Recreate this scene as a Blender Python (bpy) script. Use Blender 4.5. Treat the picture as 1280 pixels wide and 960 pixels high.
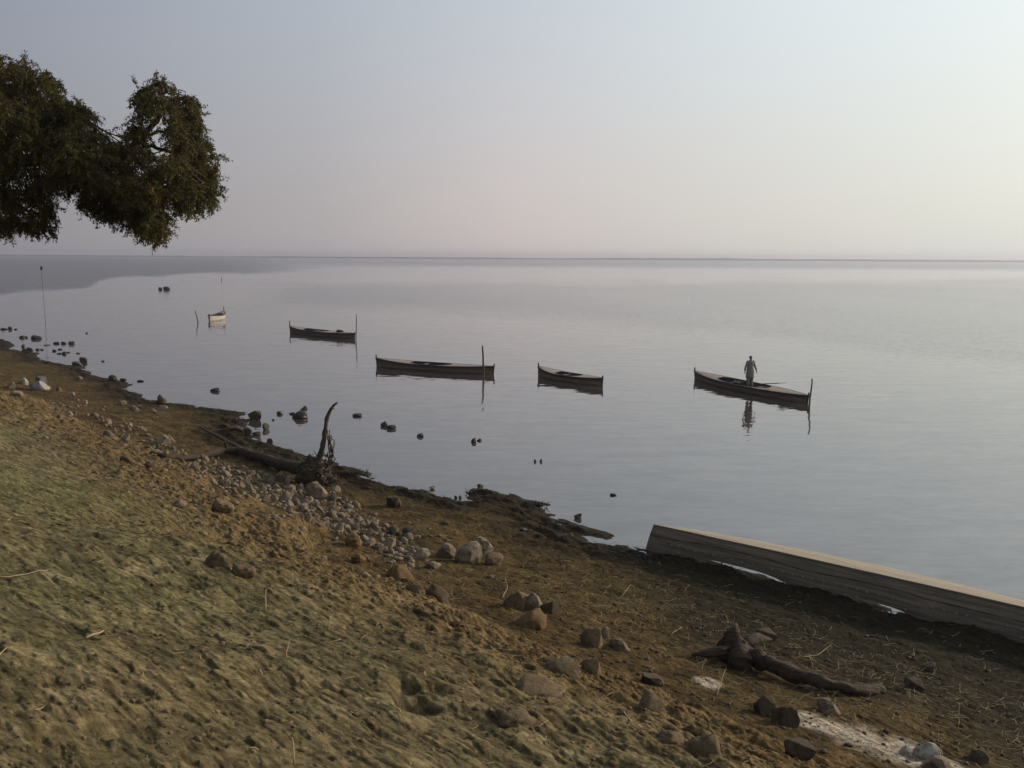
import bpy, bmesh, math, random
import numpy as np
from mathutils import Vector, Matrix, noise as mnoise

for o in list(bpy.data.objects):
    bpy.data.objects.remove(o)
SC = bpy.context.scene
COL = SC.collection
R = math.radians

# ------------------------------------------------------------------ camera
FPX = 1155.0                      # focal length in pixels of a 1280 px wide frame
EYE = np.array([0.0, 0.0, 7.3])   # eye above the water surface
PITCH = math.atan(159.0 / FPX)
ROLL = R(0.358)
_f = np.array([0.0, math.cos(PITCH), -math.sin(PITCH)])
_r0 = np.array([1.0, 0.0, 0.0])
_u0 = np.array([0.0, math.sin(PITCH), math.cos(PITCH)])
_r = _r0 * math.cos(ROLL) + _u0 * math.sin(ROLL)
_u = -_r0 * math.sin(ROLL) + _u0 * math.cos(ROLL)
cam_d = bpy.data.cameras.new('camera')
cam = bpy.data.objects.new('camera', cam_d)
COL.objects.link(cam)
cam.matrix_world = Matrix(((_r[0], _u[0], -_f[0], EYE[0]), (_r[1], _u[1], -_f[1], EYE[1]),
                           (_r[2], _u[2], -_f[2], EYE[2]), (0, 0, 0, 1)))
cam_d.sensor_fit = 'HORIZONTAL'
cam_d.sensor_width = 36.0
cam_d.lens = 36.0 * FPX / 1280.0
cam_d.clip_start = 0.1
cam_d.clip_end = 20000.0
SC.camera = cam

# ------------------------------------------------------------------ sky, sun, exposure
SUN_EL, SUN_AZ = R(16.0), R(62.0)           # azimuth clockwise from +Y (the view direction)
world = bpy.data.worlds.new('World')
SC.world = world
world.use_nodes = True
nt = world.node_tree
nt.nodes.clear()
def N(tree, typ, **kw):
    n = tree.nodes.new(typ)
    for k, v in kw.items():
        setattr(n, k, v)
    return n
wo = N(nt, 'ShaderNodeOutputWorld')
bg = N(nt, 'ShaderNodeBackground')
SKY_STRENGTH = 0.1
bg.inputs['Strength'].default_value = SKY_STRENGTH
sky = N(nt, 'ShaderNodeTexSky', sky_type='NISHITA', sun_disc=False)
sky.sun_elevation = SUN_EL
sky.sun_rotation = SUN_AZ
sky.dust_density = 4.0
sky.air_density = 1.0
sky.ozone_density = 1.5
# a veil of haze over the clear sky: paler towards the sun, lilac at the far side
geo = N(nt, 'ShaderNodeTexCoord')
sep = N(nt, 'ShaderNodeSeparateXYZ')
nt.links.new(geo.outputs['Generated'], sep.inputs[0])
def ramp(tree, fac, stops, interp='LINEAR'):
    n = tree.nodes.new('ShaderNodeValToRGB')
    n.color_ramp.interpolation = interp
    els = n.color_ramp.elements
    while len(els) < len(stops):
        els.new(0.5)
    for e, (p, c) in zip(els, stops):
        e.position = p
        e.color = (*c, 1.0)
    tree.links.new(fac, n.inputs[0])
    return n
def math_n(tree, op, a, b=None, clamp=False):
    n = tree.nodes.new('ShaderNodeMath')
    n.operation = op
    n.use_clamp = clamp
    for i, v in enumerate((a, b)):
        if v is None:
            continue
        if isinstance(v, (int, float)):
            n.inputs[i].default_value = v
        else:
            tree.links.new(v, n.inputs[i])
    return n.outputs[0]
dotp = N(nt, 'ShaderNodeVectorMath', operation='DOT_PRODUCT')
nt.links.new(geo.outputs['Generated'], dotp.inputs[0])
dotp.inputs[1].default_value = (math.sin(R(70)), math.cos(R(70)), 0.0)
az = math_n(nt, 'MULTIPLY_ADD', dotp.outputs['Value'], 0.5)
nt.nodes[-1].inputs[2].default_value = 0.5
def s2l(*c):
    return tuple(((v / 255.0) / 12.92 if v <= 10 else ((v / 255.0 + 0.055) / 1.055) ** 2.4) for v in c)
VEIL_LOW = [(0.0, s2l(138, 136, 143)), (0.42, s2l(152, 149, 154)), (0.57, s2l(183, 177, 178)), (0.67, s2l(213, 203, 201)), (0.78, s2l(222, 219, 213)), (0.88, s2l(230, 233, 225)), (1.0, s2l(244, 241, 230))]
VEIL_HIGH = [(0.0, s2l(126, 134, 150)), (0.42, s2l(152, 158, 172)), (0.57, s2l(182, 189, 199)), (0.67, s2l(204, 211, 218)), (0.78, s2l(226, 236, 240)), (0.88, s2l(242, 252, 253)), (1.0, s2l(250, 252, 248))]
lo = ramp(nt, az, VEIL_LOW)
hi = ramp(nt, az, VEIL_HIGH)
elev = N(nt, 'ShaderNodeMapRange', interpolation_type='SMOOTHSTEP')
nt.links.new(sep.outputs['Z'], elev.inputs[0])
elev.inputs[1].default_value = 0.0
elev.inputs[2].default_value = 0.30
mixv = N(nt, 'ShaderNodeMix', data_type='RGBA')
nt.links.new(elev.outputs[0], mixv.inputs['Factor'])
nt.links.new(lo.outputs[0], mixv.inputs['A'])
nt.links.new(hi.outputs[0], mixv.inputs['B'])
scl = N(nt, 'ShaderNodeVectorMath', operation='SCALE')
nt.links.new(mixv.outputs['Result'], scl.inputs[0])
scl.inputs['Scale'].default_value = 1.0 / SKY_STRENGTH
mixs = N(nt, 'ShaderNodeMix', data_type='RGBA')
mixs.inputs['Factor'].default_value = 0.88
nt.links.new(sky.outputs[0], mixs.inputs['A'])
nt.links.new(scl.outputs[0], mixs.inputs['B'])
nt.links.new(mixs.outputs['Result'], bg.inputs['Color'])
nt.links.new(bg.outputs[0], wo.inputs['Surface'])

sun_d = bpy.data.lights.new('sun', 'SUN')
sun_d.energy = 4.0
sun_d.angle = R(2.5)
sun_d.color = (1.0, 0.83, 0.64)
sun = bpy.data.objects.new('sun', sun_d)
COL.objects.link(sun)
SUN_DIR = Vector((math.cos(SUN_EL) * math.sin(SUN_AZ), math.cos(SUN_EL) * math.cos(SUN_AZ), math.sin(SUN_EL)))
sun.rotation_euler = SUN_DIR.to_track_quat('Z', 'Y').to_euler()
sun.location = (60, 40, 40)

SC.view_settings.view_transform = 'Standard'
SC.view_settings.look = 'None'
SC.view_settings.exposure = 0.0
SC.view_settings.gamma = 1.0
SC.view_settings.use_curve_mapping = False
SC.cycles.use_denoising = True
SC.cycles.max_bounces = 5
SC.cycles.diffuse_bounces = 2
SC.cycles.glossy_bounces = 3
SC.cycles.volume_bounces = 0
SC.cycles.volume_max_steps = 64
SC.cycles.use_adaptive_sampling = True

# ------------------------------------------------------------------ pixel -> place helpers
def ray(px, py):
    return _f + _r * ((px - 640.0) / FPX) + _u * ((480.0 - py) / FPX)
def at_z(px, py, z=0.0):
    d = ray(px, py)
    t = (z - EYE[2]) / d[2]
    return EYE + d * t
def at_depth(px, py, y):
    d = ray(px, py)
    return EYE + d * (y / d[1])
def project(x, y, z):
    v = np.stack([x - EYE[0], y - EYE[1], z - EYE[2]], -1)
    dep = v @ _f
    dep = np.where(np.abs(dep) < 1e-3, 1e-3, dep)
    return 640 + FPX * (v @ _r) / dep, 480 - FPX * (v @ _u) / dep, dep

# ------------------------------------------------------------------ numpy noise
def _hash(ix, iy, seed):
    h = (ix.astype(np.int64) * 374761393 + iy.astype(np.int64) * 668265263 + seed * 974634723) & 0xFFFFFFFF
    h = ((h ^ (h >> 13)) * 1274126177) & 0xFFFFFFFF
    h = ((h ^ (h >> 16)) * 2246822519) & 0xFFFFFFFF
    return (h ^ (h >> 15)) & 0xFFFFFFFF
def _rnd(ix, iy, seed):
    return _hash(ix, iy, seed) / 4294967295.0
def perlin(x, y, seed=0):
    x = np.asarray(x, float); y = np.asarray(y, float)
    ix = np.floor(x); iy = np.floor(y)
    fx = x - ix; fy = y - iy
    ux = fx * fx * fx * (fx * (fx * 6 - 15) + 10); uy = fy * fy * fy * (fy * (fy * 6 - 15) + 10)
    def g(ox, oy):
        a = _rnd(ix + ox, iy + oy, seed) * 2 * math.pi
        return np.cos(a) * (fx - ox) + np.sin(a) * (fy - oy)
    a = g(0, 0) * (1 - ux) + g(1, 0) * ux
    b = g(0, 1) * (1 - ux) + g(1, 1) * ux
    return (a * (1 - uy) + b * uy) * 1.5
def fbm(x, y, seed=0, octv=4, gain=0.5, billow=False):
    s = 0.0; a = 1.0; tot = 0.0
    for i in range(octv):
        n = perlin(x * 2.03 ** i + 17.3 * i, y * 2.03 ** i - 9.1 * i, seed + i * 31)
        s = s + a * (np.abs(n) * 2 - 0.5 if billow else n)
        tot += a; a *= gain
    return s / tot
def cells(x, y, seed=0):
    """distance to the nearest jittered point and that cell's random number"""
    ix = np.floor(x); iy = np.floor(y)
    best = np.full(np.shape(x), 9.0); rid = np.zeros(np.shape(x))
    for ox in (-1, 0, 1):
        for oy in (-1, 0, 1):
            cx = ix + ox; cy = iy + oy
            qx = cx + _rnd(cx, cy, seed); qy = cy + _rnd(cx, cy, seed + 5)
            d = np.hypot(x - qx, y - qy)
            m = d < best
            best = np.where(m, d, best)
            rid = np.where(m, _rnd(cx, cy, seed + 9), rid)
    return best, rid
def sstep(a, b, x):
    t = np.clip((x - a) / (b - a), 0, 1)
    return t * t * (3 - 2 * t)

# ------------------------------------------------------------------ shoreline and ground height
SHORE_PX = [(-60, 405), (-20, 417), (0, 424), (8, 427), (18, 431), (10, 437), (45, 441), (43, 446), (55, 452), (80, 456), (100, 458),
    (104, 462), (120, 471), (135, 474), (163, 480), (152, 486), (175, 493), (170, 497), (195, 502), (215, 505), (240, 507),
    (262, 511), (300, 515), (306, 518), (285, 521), (316, 525), (300, 533), (312, 545), (320, 551), (345, 558), (375, 568), (400, 576), (430, 583), (450, 589), (468, 600), (490, 608),
    (520, 612), (550, 620), (566, 627), (592, 626), (586, 616), (600, 612), (640, 619), (642, 625), (677, 631), (673, 640), (700, 652),
    (730, 661), (757, 669), (748, 673), (700, 664), (708, 671), (740, 679), (770, 684), (806, 687), (850, 696), (890, 704), (950, 722), (1005, 735), (1045, 738),
    (1085, 756), (1115, 767), (1150, 774), (1200, 775), (1280, 802), (1400, 845)]
SHORE = [(-2200.0, 3000.0), (-900.0, 1180.0), (-320.0, 430.0), (-130.0, 200.0), (-76.0, 124.0)] + [tuple(at_z(a, b)[:2]) for a, b in SHORE_PX] \
    + [(24.0, 3.0), (45.0, -22.0), (400.0, -500.0), (3000.0, -3600.0)]
POLY = np.array(SHORE + [(-4200.0, -3800.0), (-4200.0, 3000.0)])
SEG = np.array(SHORE)
def shore_dist(x, y):
    x = np.asarray(x, float).ravel(); y = np.asarray(y, float).ravel()
    d2 = np.full(x.shape, 1e18)
    for i in range(len(SEG) - 1):
        ax, ay = SEG[i]; bx, by = SEG[i + 1]
        ex, ey = bx - ax, by - ay
        t = np.clip(((x - ax) * ex + (y - ay) * ey) / (ex * ex + ey * ey), 0, 1)
        d2 = np.minimum(d2, (x - ax - t * ex) ** 2 + (y - ay - t * ey) ** 2)
    ins = np.zeros(x.shape, bool)
    for i in range(len(POLY)):
        ax, ay = POLY[i]; bx, by = POLY[(i + 1) % len(POLY)]
        if ay == by:
            continue
        c = (ay > y) != (by > y)
        ins ^= c & (x < (bx - ax) * (y - ay) / (by - ay) + ax)
    return np.where(ins, 1, -1) * np.sqrt(d2)
_px = np.arange(-40, 80, 0.1)
_pk = np.interp(_px, [-40, -6, 0, 3, 6, 9, 10.2, 14, 18.5, 23, 35, 60, 80], [-1.6, -0.4, 0.0, 0.22, 0.75, 1.5, 2.0, 3.85, 5.7, 6.5, 7.1, 7.6, 7.8])
_k = np.ones(9) / 9
_pk = np.convolve(np.pad(_pk, 4, 'edge'), _k, 'valid')
def zones(x, y, dd):
    uu = x * 0.69 - y * 0.72
    edge = np.interp(uu, [-60, -41, -37, -31, -26, -22, -17, -13, -10, -8, -5.5, -3.5, 2], [8.5, 8.0, 6.4, 5.3, 5.6, 6.2, 7.2, 9.0, 9.9, 10.4, 10.6, 10.2, 9.5])
    edge = edge + 0.7 * perlin(x / 3.1, y / 3.1, 3) + 0.4 * perlin(x / 0.9, y / 0.9, 4)
    return edge
HOLES = []          # hollows dug in the bank
def height(x, y, full=False):
    shp = np.shape(x)
    x = np.asarray(x, float).ravel(); y = np.asarray(y, float).ravel()
    dd = shore_dist(x, y)
    dw = dd + 0.10 * fbm(x / 0.5, y / 0.5, 11, 3) * np.clip(np.abs(dd) + 0.4, 0, 1)
    h = np.interp(dw, _px, _pk)
    h = h + np.where(dw > 0, 0.035 * (1 - np.exp(-np.clip(dw, 0, None) / 0.25)), 0)
    near = np.clip(1.5 - np.hypot(x, y) / 140, 0, 1)
    edge = zones(x, y, dd)
    land = sstep(0.0, 1.5, dd)
    h = h + 0.28 * sstep(-0.25, 0.35, dd - edge) - 0.28 * sstep(2.0, 6.0, dd - edge)
    bank = np.exp(-((dd - edge - 1.2) / np.where(dd - edge > 1.2, 2.1, 1.6)) ** 2)
    upper = sstep(0.5, 3.5, dd - edge)
    beach = land * (1 - sstep(-0.8, 0.2, dd - edge))
    # turned, crumbling earth along the bank edge
    u = (x * 0.69 - y * 0.72); v = (x * 0.72 + y * 0.69)          # along and across the shore
    cl = fbm(u / 0.75, v / 0.38, 21, 5, 0.62, True)
    rough = fbm(u / 0.30, v / 0.20, 22, 4, 0.6)
    h = h + near * (bank * (0.13 * cl + 0.035 * rough))
    h = h + near * upper * (0.038 * fbm(u / 1.9, v / 1.0, 23, 3, 0.5) + 0.005 * rough + 0.007 * fbm(u / 0.6, v / 0.2, 27, 3, 0.6, True))
    h = h + near * beach * (0.05 * fbm(u / 0.9, v / 0.7, 24, 4, 0.6) + 0.030 * rough)
    # hoof prints, pits and scuffs
    fine = fbm(u / 0.115, v / 0.075, 25, 4, 0.65)
    lump = fbm(u / 0.24, v / 0.13, 26, 3, 0.6, True)
    h = h + near * land * (0.012 * fine * (1 - 0.62 * upper * (1 - bank)) + 0.018 * lump * (0.16 + 1.1 * bank))
    pit = sstep(0.16, 0.42, fbm(u / 0.30 + 0.3 * rough, v / 0.11, 28, 3, 0.55))
    dent = pit
    h = h - near * pit * (0.008 * upper + 0.020 * beach + 0.034 * bank)
    d, rid = cells(u / 0.62 + 0.35 * rough, v / 0.34 + 0.35 * rough, 41)
    h = h - near * (1 - sstep(0.06, 0.30, d)) * (rid > 0.8) * (0.022 * upper + 0.02 * beach)
    # trampled crust: low flat plates with broken edges
    for sc_u, sc_v, hp, sd in ((0.95, 0.42, 0.015, 81), (0.42, 0.15, 0.010, 82)):
        pl_ = fbm(u / sc_u + 0.25 * rough, v / sc_v + 0.15 * rough, sd, 4, 0.55)
        h = h + near * (0.35 * bank + upper) * hp * sstep(-0.05, 0.05, pl_)
    for hx_, hy_, hr_, hd_ in HOLES:
        h = h - hd_ * np.exp(-(((x - hx_) ** 2 + (y - hy_) ** 2) / hr_ ** 2) ** 1.5)
    # lumpy weed and mud along the waterline
    rim = np.exp(-((dd - 0.55) / 0.6) ** 2)
    h = h + near * rim * (0.26 * fbm(u / 1.1, v / 0.5, 29, 5, 0.62) + 0.035)
    if full:
        return h.reshape(shp), dd.reshape(shp), edge.reshape(shp), bank.reshape(shp), upper.reshape(shp), beach.reshape(shp), dent.reshape(shp), rough.reshape(shp), cl.reshape(shp)
    return h.reshape(shp)
def gz(x, y):
    return float(height(np.array([x]), np.array([y]))[0])
def at_ground(px, py):
    d = ray(px, py)
    t = np.geomspace(2.0, 160.0, 420)
    p = EYE[None, :] + d[None, :] * t[:, None]
    below = p[:, 2] < np.maximum(height(p[:, 0], p[:, 1]), 0.0)
    i = int(np.argmax(below)) if below.any() else len(t) - 1
    a, b = t[max(i - 1, 0)], t[i]
    ts = np.linspace(a, b, 12)
    q = EYE[None, :] + d[None, :] * ts[:, None]
    bl = q[:, 2] < np.maximum(height(q[:, 0], q[:, 1]), 0.0)
    j = int(np.argmax(bl)) if bl.any() else 11
    return Vector(q[j])
for _a, _b, _r2, _d2 in ((520, 880, 0.13, 0.13), (507, 857, 0.10, 0.07), (545, 862, 0.08, 0.05), (128, 905, 0.10, 0.06), (700, 900, 0.14, 0.08)):
    _q = at_ground(_a, _b); HOLES.append((_q.x, _q.y, _r2, _d2))
def m_per_px(p):
    return float((np.array(p) - EYE) @ _f) / FPX

# ------------------------------------------------------------------ materials
def mat(name):
    m = bpy.data.materials.new(name)
    m.use_nodes = True
    t = m.node_tree
    p = t.nodes['Principled BSDF']
    return m, t, p
def noise_n(t, scale, detail=4, rough=0.55, coord='Object', sc=(1, 1, 1)):
    tc = t.nodes.new('ShaderNodeTexCoord')
    mp = t.nodes.new('ShaderNodeMapping')
    mp.inputs['Scale'].default_value = sc
    t.links.new(tc.outputs[coord], mp.inputs[0])
    n = t.nodes.new('ShaderNodeTexNoise')
    n.inputs['Scale'].default_value = scale
    n.inputs['Detail'].default_value = detail
    n.inputs['Roughness'].default_value = rough
    t.links.new(mp.outputs[0], n.inputs['Vector'])
    return n
def mottled(name, c1, c2, scale=6, rough=0.9, bump=0.3, bscale=25, sc=(1, 1, 1), bdist=0.02, spec=0.3, vary=0.25):
    m, t, p = mat(name)
    n = noise_n(t, scale, 6, 0.6, 'Object', sc)
    r = ramp(t, n.outputs['Fac'], [(0.32, c1), (0.68, c2)])
    oi = t.nodes.new('ShaderNodeObjectInfo')
    k = math_n(t, 'MULTIPLY_ADD', oi.outputs['Random'], vary * 2)
    t.nodes[-1].inputs[2].default_value = 1 - vary
    sc_ = t.nodes.new('ShaderNodeVectorMath'); sc_.operation = 'SCALE'
    t.links.new(r.outputs[0], sc_.inputs[0]); t.links.new(k, sc_.inputs['Scale'])
    t.links.new(sc_.outputs[0], p.inputs['Base Color'])
    p.inputs['Roughness'].default_value = rough
    p.inputs['Specular IOR Level'].default_value = spec
    b = t.nodes.new('ShaderNodeBump')
    b.inputs['Strength'].default_value = bump
    b.inputs['Distance'].default_value = bdist
    n2 = noise_n(t, bscale, 5, 0.65, 'Object', sc)
    t.links.new(n2.outputs['Fac'], b.inputs['Height'])
    t.links.new(b.outputs[0], p.inputs['Normal'])
    return m

M_STONE = mottled('grey_limestone', (0.085, 0.065, 0.042), (0.225, 0.176, 0.122), 5, bump=0.6)
M_WHITE = mottled('chalky_stone', (0.15, 0.14, 0.122), (0.30, 0.28, 0.245), 5, bump=0.6)
M_TAN = mottled('dried_clod', (0.075, 0.053, 0.027), (0.155, 0.112, 0.062), 7, bump=0.9)
M_OCHRE = mottled('ochre_clod', (0.085, 0.050, 0.019), (0.165, 0.098, 0.038), 7, bump=0.9)
M_WETROCK = mottled('wet_rock', (0.018, 0.015, 0.013), (0.05, 0.042, 0.034), 5, rough=0.55, bump=0.6, spec=0.4)
M_DRYDARK = mottled('dark_rock', (0.036, 0.026, 0.015), (0.082, 0.060, 0.036), 5, bump=0.7)
M_CONCRETE = mottled('weathered_concrete', (0.075, 0.078, 0.085), (0.13, 0.132, 0.138), 6, bump=0.4)
M_HULL = mottled('tarred_hull_planks', (0.065, 0.049, 0.033), (0.15, 0.115, 0.078), 3, rough=0.75, bump=0.5, bscale=9, sc=(0.5, 4, 9))
_t = M_HULL.node_tree      # sun-bleached lower strakes under the tarred upper one
_tc = _t.nodes.new('ShaderNodeTexCoord'); _sp = _t.nodes.new('ShaderNodeSeparateXYZ'); _t.links.new(_tc.outputs['Object'], _sp.inputs[0])
_mr = _t.nodes.new('ShaderNodeMapRange'); _t.links.new(_sp.outputs['Z'], _mr.inputs[0])
_mr.inputs[1].default_value = 0.16; _mr.inputs[2].default_value = 0.24
_old = _t.nodes['Principled BSDF'].inputs['Base Color'].links[0].from_socket
_mx = _t.nodes.new('ShaderNodeMix'); _mx.data_type = 'RGBA'; _mx.blend_type = 'MULTIPLY'; _mx.inputs['Factor'].default_value = 1.0
_rp = ramp(_t, _mr.outputs[0], [(0.0, (1.55, 1.45, 1.25)), (1.0, (0.75, 0.72, 0.72))])
_t.links.new(_old, _mx.inputs['A']); _t.links.new(_rp.outputs[0], _mx.inputs['B'])
_t.links.new(_mx.outputs['Result'], _t.nodes['Principled BSDF'].inputs['Base Color'])
M_RAIL = mottled('dark_rail', (0.010, 0.008, 0.008), (0.028, 0.02, 0.018), 4, rough=0.7)
M_DECK = mottled('bleached_deck_boards', (0.20, 0.15, 0.13), (0.40, 0.32, 0.27), 2.5, rough=0.8, bump=0.3, bscale=10, sc=(0.6, 9, 2))
M_WELL = mottled('dark_boat_interior', (0.012, 0.011, 0.016), (0.04, 0.034, 0.036), 4, rough=0.85)
M_WHITEHULL = mottled('faded_white_hull_paint', (0.27, 0.245, 0.21), (0.43, 0.395, 0.34), 3, rough=0.7, bump=0.3, sc=(0.5, 3, 6))
M_POLE = mottled('dark_pole_wood', (0.03, 0.02, 0.013), (0.085, 0.06, 0.04), 6, sc=(1, 1, 0.2))
M_BARK = mottled('bark', (0.03, 0.022, 0.014), (0.085, 0.062, 0.04), 9, bump=0.9, bscale=16, sc=(1, 1, 0.35), bdist=0.04)
M_DRIFT = mottled('driftwood', (0.032, 0.021, 0.013), (0.125, 0.09, 0.058), 8, bump=1.0, bscale=18, bdist=0.05, sc=(1.6, 1.6, 0.3))
M_DRIFTDARK = mottled('wet_driftwood', (0.014, 0.010, 0.006), (0.075, 0.053, 0.034), 8, bump=1.0, bscale=11, bdist=0.08, sc=(0.3, 1.6, 1.6))
M_STRAW = mottled('dry_straw', (0.22, 0.16, 0.08), (0.45, 0.36, 0.2), 4, bump=0.1)
M_TWIG = mottled('pale_twig', (0.17, 0.125, 0.075), (0.30, 0.235, 0.15), 8, bump=0.3)
M_SEAM = mottled('dark_seam', (0.015, 0.012, 0.009), (0.04, 0.032, 0.024), 6)
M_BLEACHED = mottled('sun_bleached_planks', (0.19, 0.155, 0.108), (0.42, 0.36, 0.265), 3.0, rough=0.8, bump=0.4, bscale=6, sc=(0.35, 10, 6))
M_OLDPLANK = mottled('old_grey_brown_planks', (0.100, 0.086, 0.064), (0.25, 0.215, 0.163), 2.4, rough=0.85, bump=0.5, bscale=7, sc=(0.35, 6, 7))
M_NAIL = mottled('rusty_nail', (0.17, 0.14, 0.10), (0.27, 0.225, 0.165), 20)
M_SKIN = mottled('skin', (0.10, 0.052, 0.033), (0.14, 0.075, 0.048), 8, rough=0.6, bump=0.05, vary=0)
M_CLOTH = mottled('grey_beige_cotton', (0.13, 0.124, 0.112), (0.21, 0.20, 0.18), 6, bump=0.3, bscale=12, vary=0)
M_HAIR = mottled('black_hair', (0.008, 0.007, 0.008), (0.02, 0.017, 0.016), 30, rough=0.5, vary=0)
M_REED = mottled('dark_weed', (0.02, 0.016, 0.01), (0.06, 0.045, 0.026), 6)

# ------------------------------------------------------------------ mesh helpers
class MB:
    def __init__(self):
        self.v = []; self.f = []
    def add(self, vs, fs):
        b = len(self.v)
        self.v.extend([tuple(p) for p in vs])
        self.f.extend([tuple(i + b for i in f) for f in fs])
    def tube(self, pts, rad, sides=8, cap=True):
        pts = [Vector(p) for p in pts]
        if isinstance(rad, (int, float)):
            rad = [rad] * len(pts)
        b = len(self.v)
        ref = Vector((0.13, 0.27, 0.95))
        for i, p in enumerate(pts):
            t = (pts[min(i + 1, len(pts) - 1)] - pts[max(i - 1, 0)])
            if t.length < 1e-9:
                t = Vector((0, 0, 1))
            t.normalize()
            a = t.cross(ref)
            if a.length < 0.05:
                a = t.cross(Vector((1, 0, 0)))
            a.normalize(); c = t.cross(a)
            for k in range(sides):
                an = 2 * math.pi * k / sides
                self.v.append(tuple(p + (a * math.cos(an) + c * math.sin(an)) * rad[i]))
        for i in range(len(pts) - 1):
            for k in range(sides):
                k2 = (k + 1) % sides
                self.f.append((b + i * sides + k, b + i * sides + k2, b + (i + 1) * sides + k2, b + (i + 1) * sides + k))
        if cap:
            self.f.append(tuple(b + k for k in range(sides))[::-1])
            self.f.append(tuple(b + (len(pts) - 1) * sides + k for k in range(sides)))
    def grid(self, rows, close=False):
        b = len(self.v); n = len(rows[0])
        for r_ in rows:
            self.v.extend([tuple(p) for p in r_])
        for i in range(len(rows) - 1):
            for k in range(n if close else n - 1):
                k2 = (k + 1) % n
                self.f.append((b + i * n + k, b + i * n + k2, b + (i + 1) * n + k2, b + (i + 1) * n + k))
    def box(self, c, s, rot=None):
        c = Vector(c); vs = []
        for dx in (-.5, .5):
            for dy in (-.5, .5):
                for dz in (-.5, .5):
                    q = Vector((dx * s[0], dy * s[1], dz * s[2]))
                    vs.append(c + (rot @ q if rot else q))
        self.add(vs, [(0, 1, 3, 2), (4, 6, 7, 5), (0, 4, 5, 1), (2, 3, 7, 6), (0, 2, 6, 4), (1, 5, 7, 3)])
    def mesh(self, name, smooth=True, fix=True):
        me = bpy.data.meshes.new(name)
        me.from_pydata(self.v, [], self.f)
        if fix:
            bm = bmesh.new(); bm.from_mesh(me)
            bmesh.ops.recalc_face_normals(bm, faces=bm.faces)
            bm.to_mesh(me); bm.free()
        if smooth:
            me.polygons.foreach_set('use_smooth', [True] * len(me.polygons))
        return me
    def build(self, name, m, parent=None, smooth=True, loc=None, fix=True):
        o = bpy.data.objects.new(name, self.mesh(name, smooth, fix))
        COL.objects.link(o)
        o.data.materials.append(m)
        if loc is not None:
            o.location = loc
        if parent is not None:
            o.parent = parent
        return o
def roughen(o, amp, freq):
    me = o.data
    nn_ = [v.normal.copy() for v in me.vertices]
    for v, q in zip(me.vertices, nn_):
        p = Vector((v.co.x * freq * 0.5, v.co.y * freq, v.co.z * freq))
        v.co += q * (mnoise.noise(p) * amp + mnoise.noise(p * 2.7) * amp * 0.5)
    return o
def tag(o, label=None, cat=None, group=None, kind=None):
    if label: o['label'] = label
    if cat: o['category'] = cat
    if group: o['group'] = group
    if kind: o['kind'] = kind
    return o
def empty(name, loc, rz=0.0):
    o = bpy.data.objects.new(name, None)
    COL.objects.link(o)
    o.location = loc
    o.rotation_euler = (0, 0, rz)
    o.empty_display_size = 0.2
    return o
def np_mesh(name, V, F, smooth=True):
    me = bpy.data.meshes.new(name)
    me.vertices.add(len(V)); me.vertices.foreach_set('co', V.astype(np.float32).ravel())
    k = F.shape[1]
    me.loops.add(F.size); me.loops.foreach_set('vertex_index', F.astype(np.int32).ravel())
    me.polygons.add(len(F))
    me.polygons.foreach_set('loop_start', np.arange(0, F.size, k, dtype=np.int32))
    me.polygons.foreach_set('loop_total', np.full(len(F), k, np.int32))
    me.polygons.foreach_set('use_smooth', np.full(len(F), smooth, bool))
    me.update(calc_edges=True)
    return me
def polar(radii, angs):
    A, Rr = np.meshgrid(angs, radii)
    X = Rr * np.sin(A); Y = Rr * np.cos(A)
    nr, na = X.shape
    i = np.arange(nr - 1)[:, None] * na + np.arange(na - 1)[None, :]
    F = np.stack([i, i + 1, i + na + 1, i + na], -1).reshape(-1, 4)[:, ::-1]
    return X, Y, F
def set_attr(me, name, arr, typ='FLOAT'):
    a = me.attributes.new(name, typ, 'POINT')
    if typ == 'FLOAT':
        a.data.foreach_set('value', arr.astype(np.float32).ravel())
    else:
        a.data.foreach_set('color', arr.astype(np.float32).ravel())

# ------------------------------------------------------------------ the ground: one sheet out to the horizon
angs = np.concatenate([np.radians(np.linspace(-180, -36, 40)[:-1]), np.radians(np.linspace(-36, -31, 20)[:-1]), np.radians(np.arange(-31, 31, 0.085)), np.radians(np.linspace(31, 36, 20)), np.radians(np.linspace(36, 180, 40)[1:])])
radii = np.concatenate([[0.05, 0.6, 1.2], np.linspace(1.8, 3.0, 12)[:-1], np.geomspace(3.0, 42, 800)[:-1], np.geomspace(42, 98, 130), np.geomspace(100, 3500, 50)])
X, Y, F = polar(radii, angs)
H, DD, EDGE, BANK, UPPER, BEACH, DENT, ROUGH, CLOD = height(X, Y, True)
far = np.hypot(X, Y) > 400
H = np.where(far & (DD < 0), -3.0, H)
ground_me = np_mesh('ground', np.stack([X, Y, H], -1).reshape(-1, 3), F)
# soil colours by zone: olive dust above, ochre crumbling edge, grey stony strip, brown beach, wet black rim
def col(*c):
    return np.array(c)[None, None, :]
n1 = fbm(X / 2.3, Y / 2.3, 51, 4)[..., None]
n2 = fbm(X / 0.6, Y / 0.6, 52, 4)[..., None]
n3 = fbm(X / 5.0, Y / 5.0, 53, 3)[..., None]
up = col(0.124, 0.102, 0.053) * (1 + 0.28 * n1 + 0.25 * n2) + col(-0.010, 0.003, -0.003) * np.clip(n3 * 2 + 0.3, 0, 1) * (1 - sstep(-4.0, -0.5, X))[..., None] + col(0.035, 0.026, 0.019) * np.clip(n2 - 0.08, 0, 1) * 2
bk = col(0.118, 0.082, 0.041) * (1 + 0.5 * n2) + col(0.03, 0.026, 0.022) * np.clip(n1 + 0.1, 0, 1)
be = col(0.066, 0.045, 0.0185) * (1 + 0.9 * n2 + 0.5 * n1)
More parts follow.
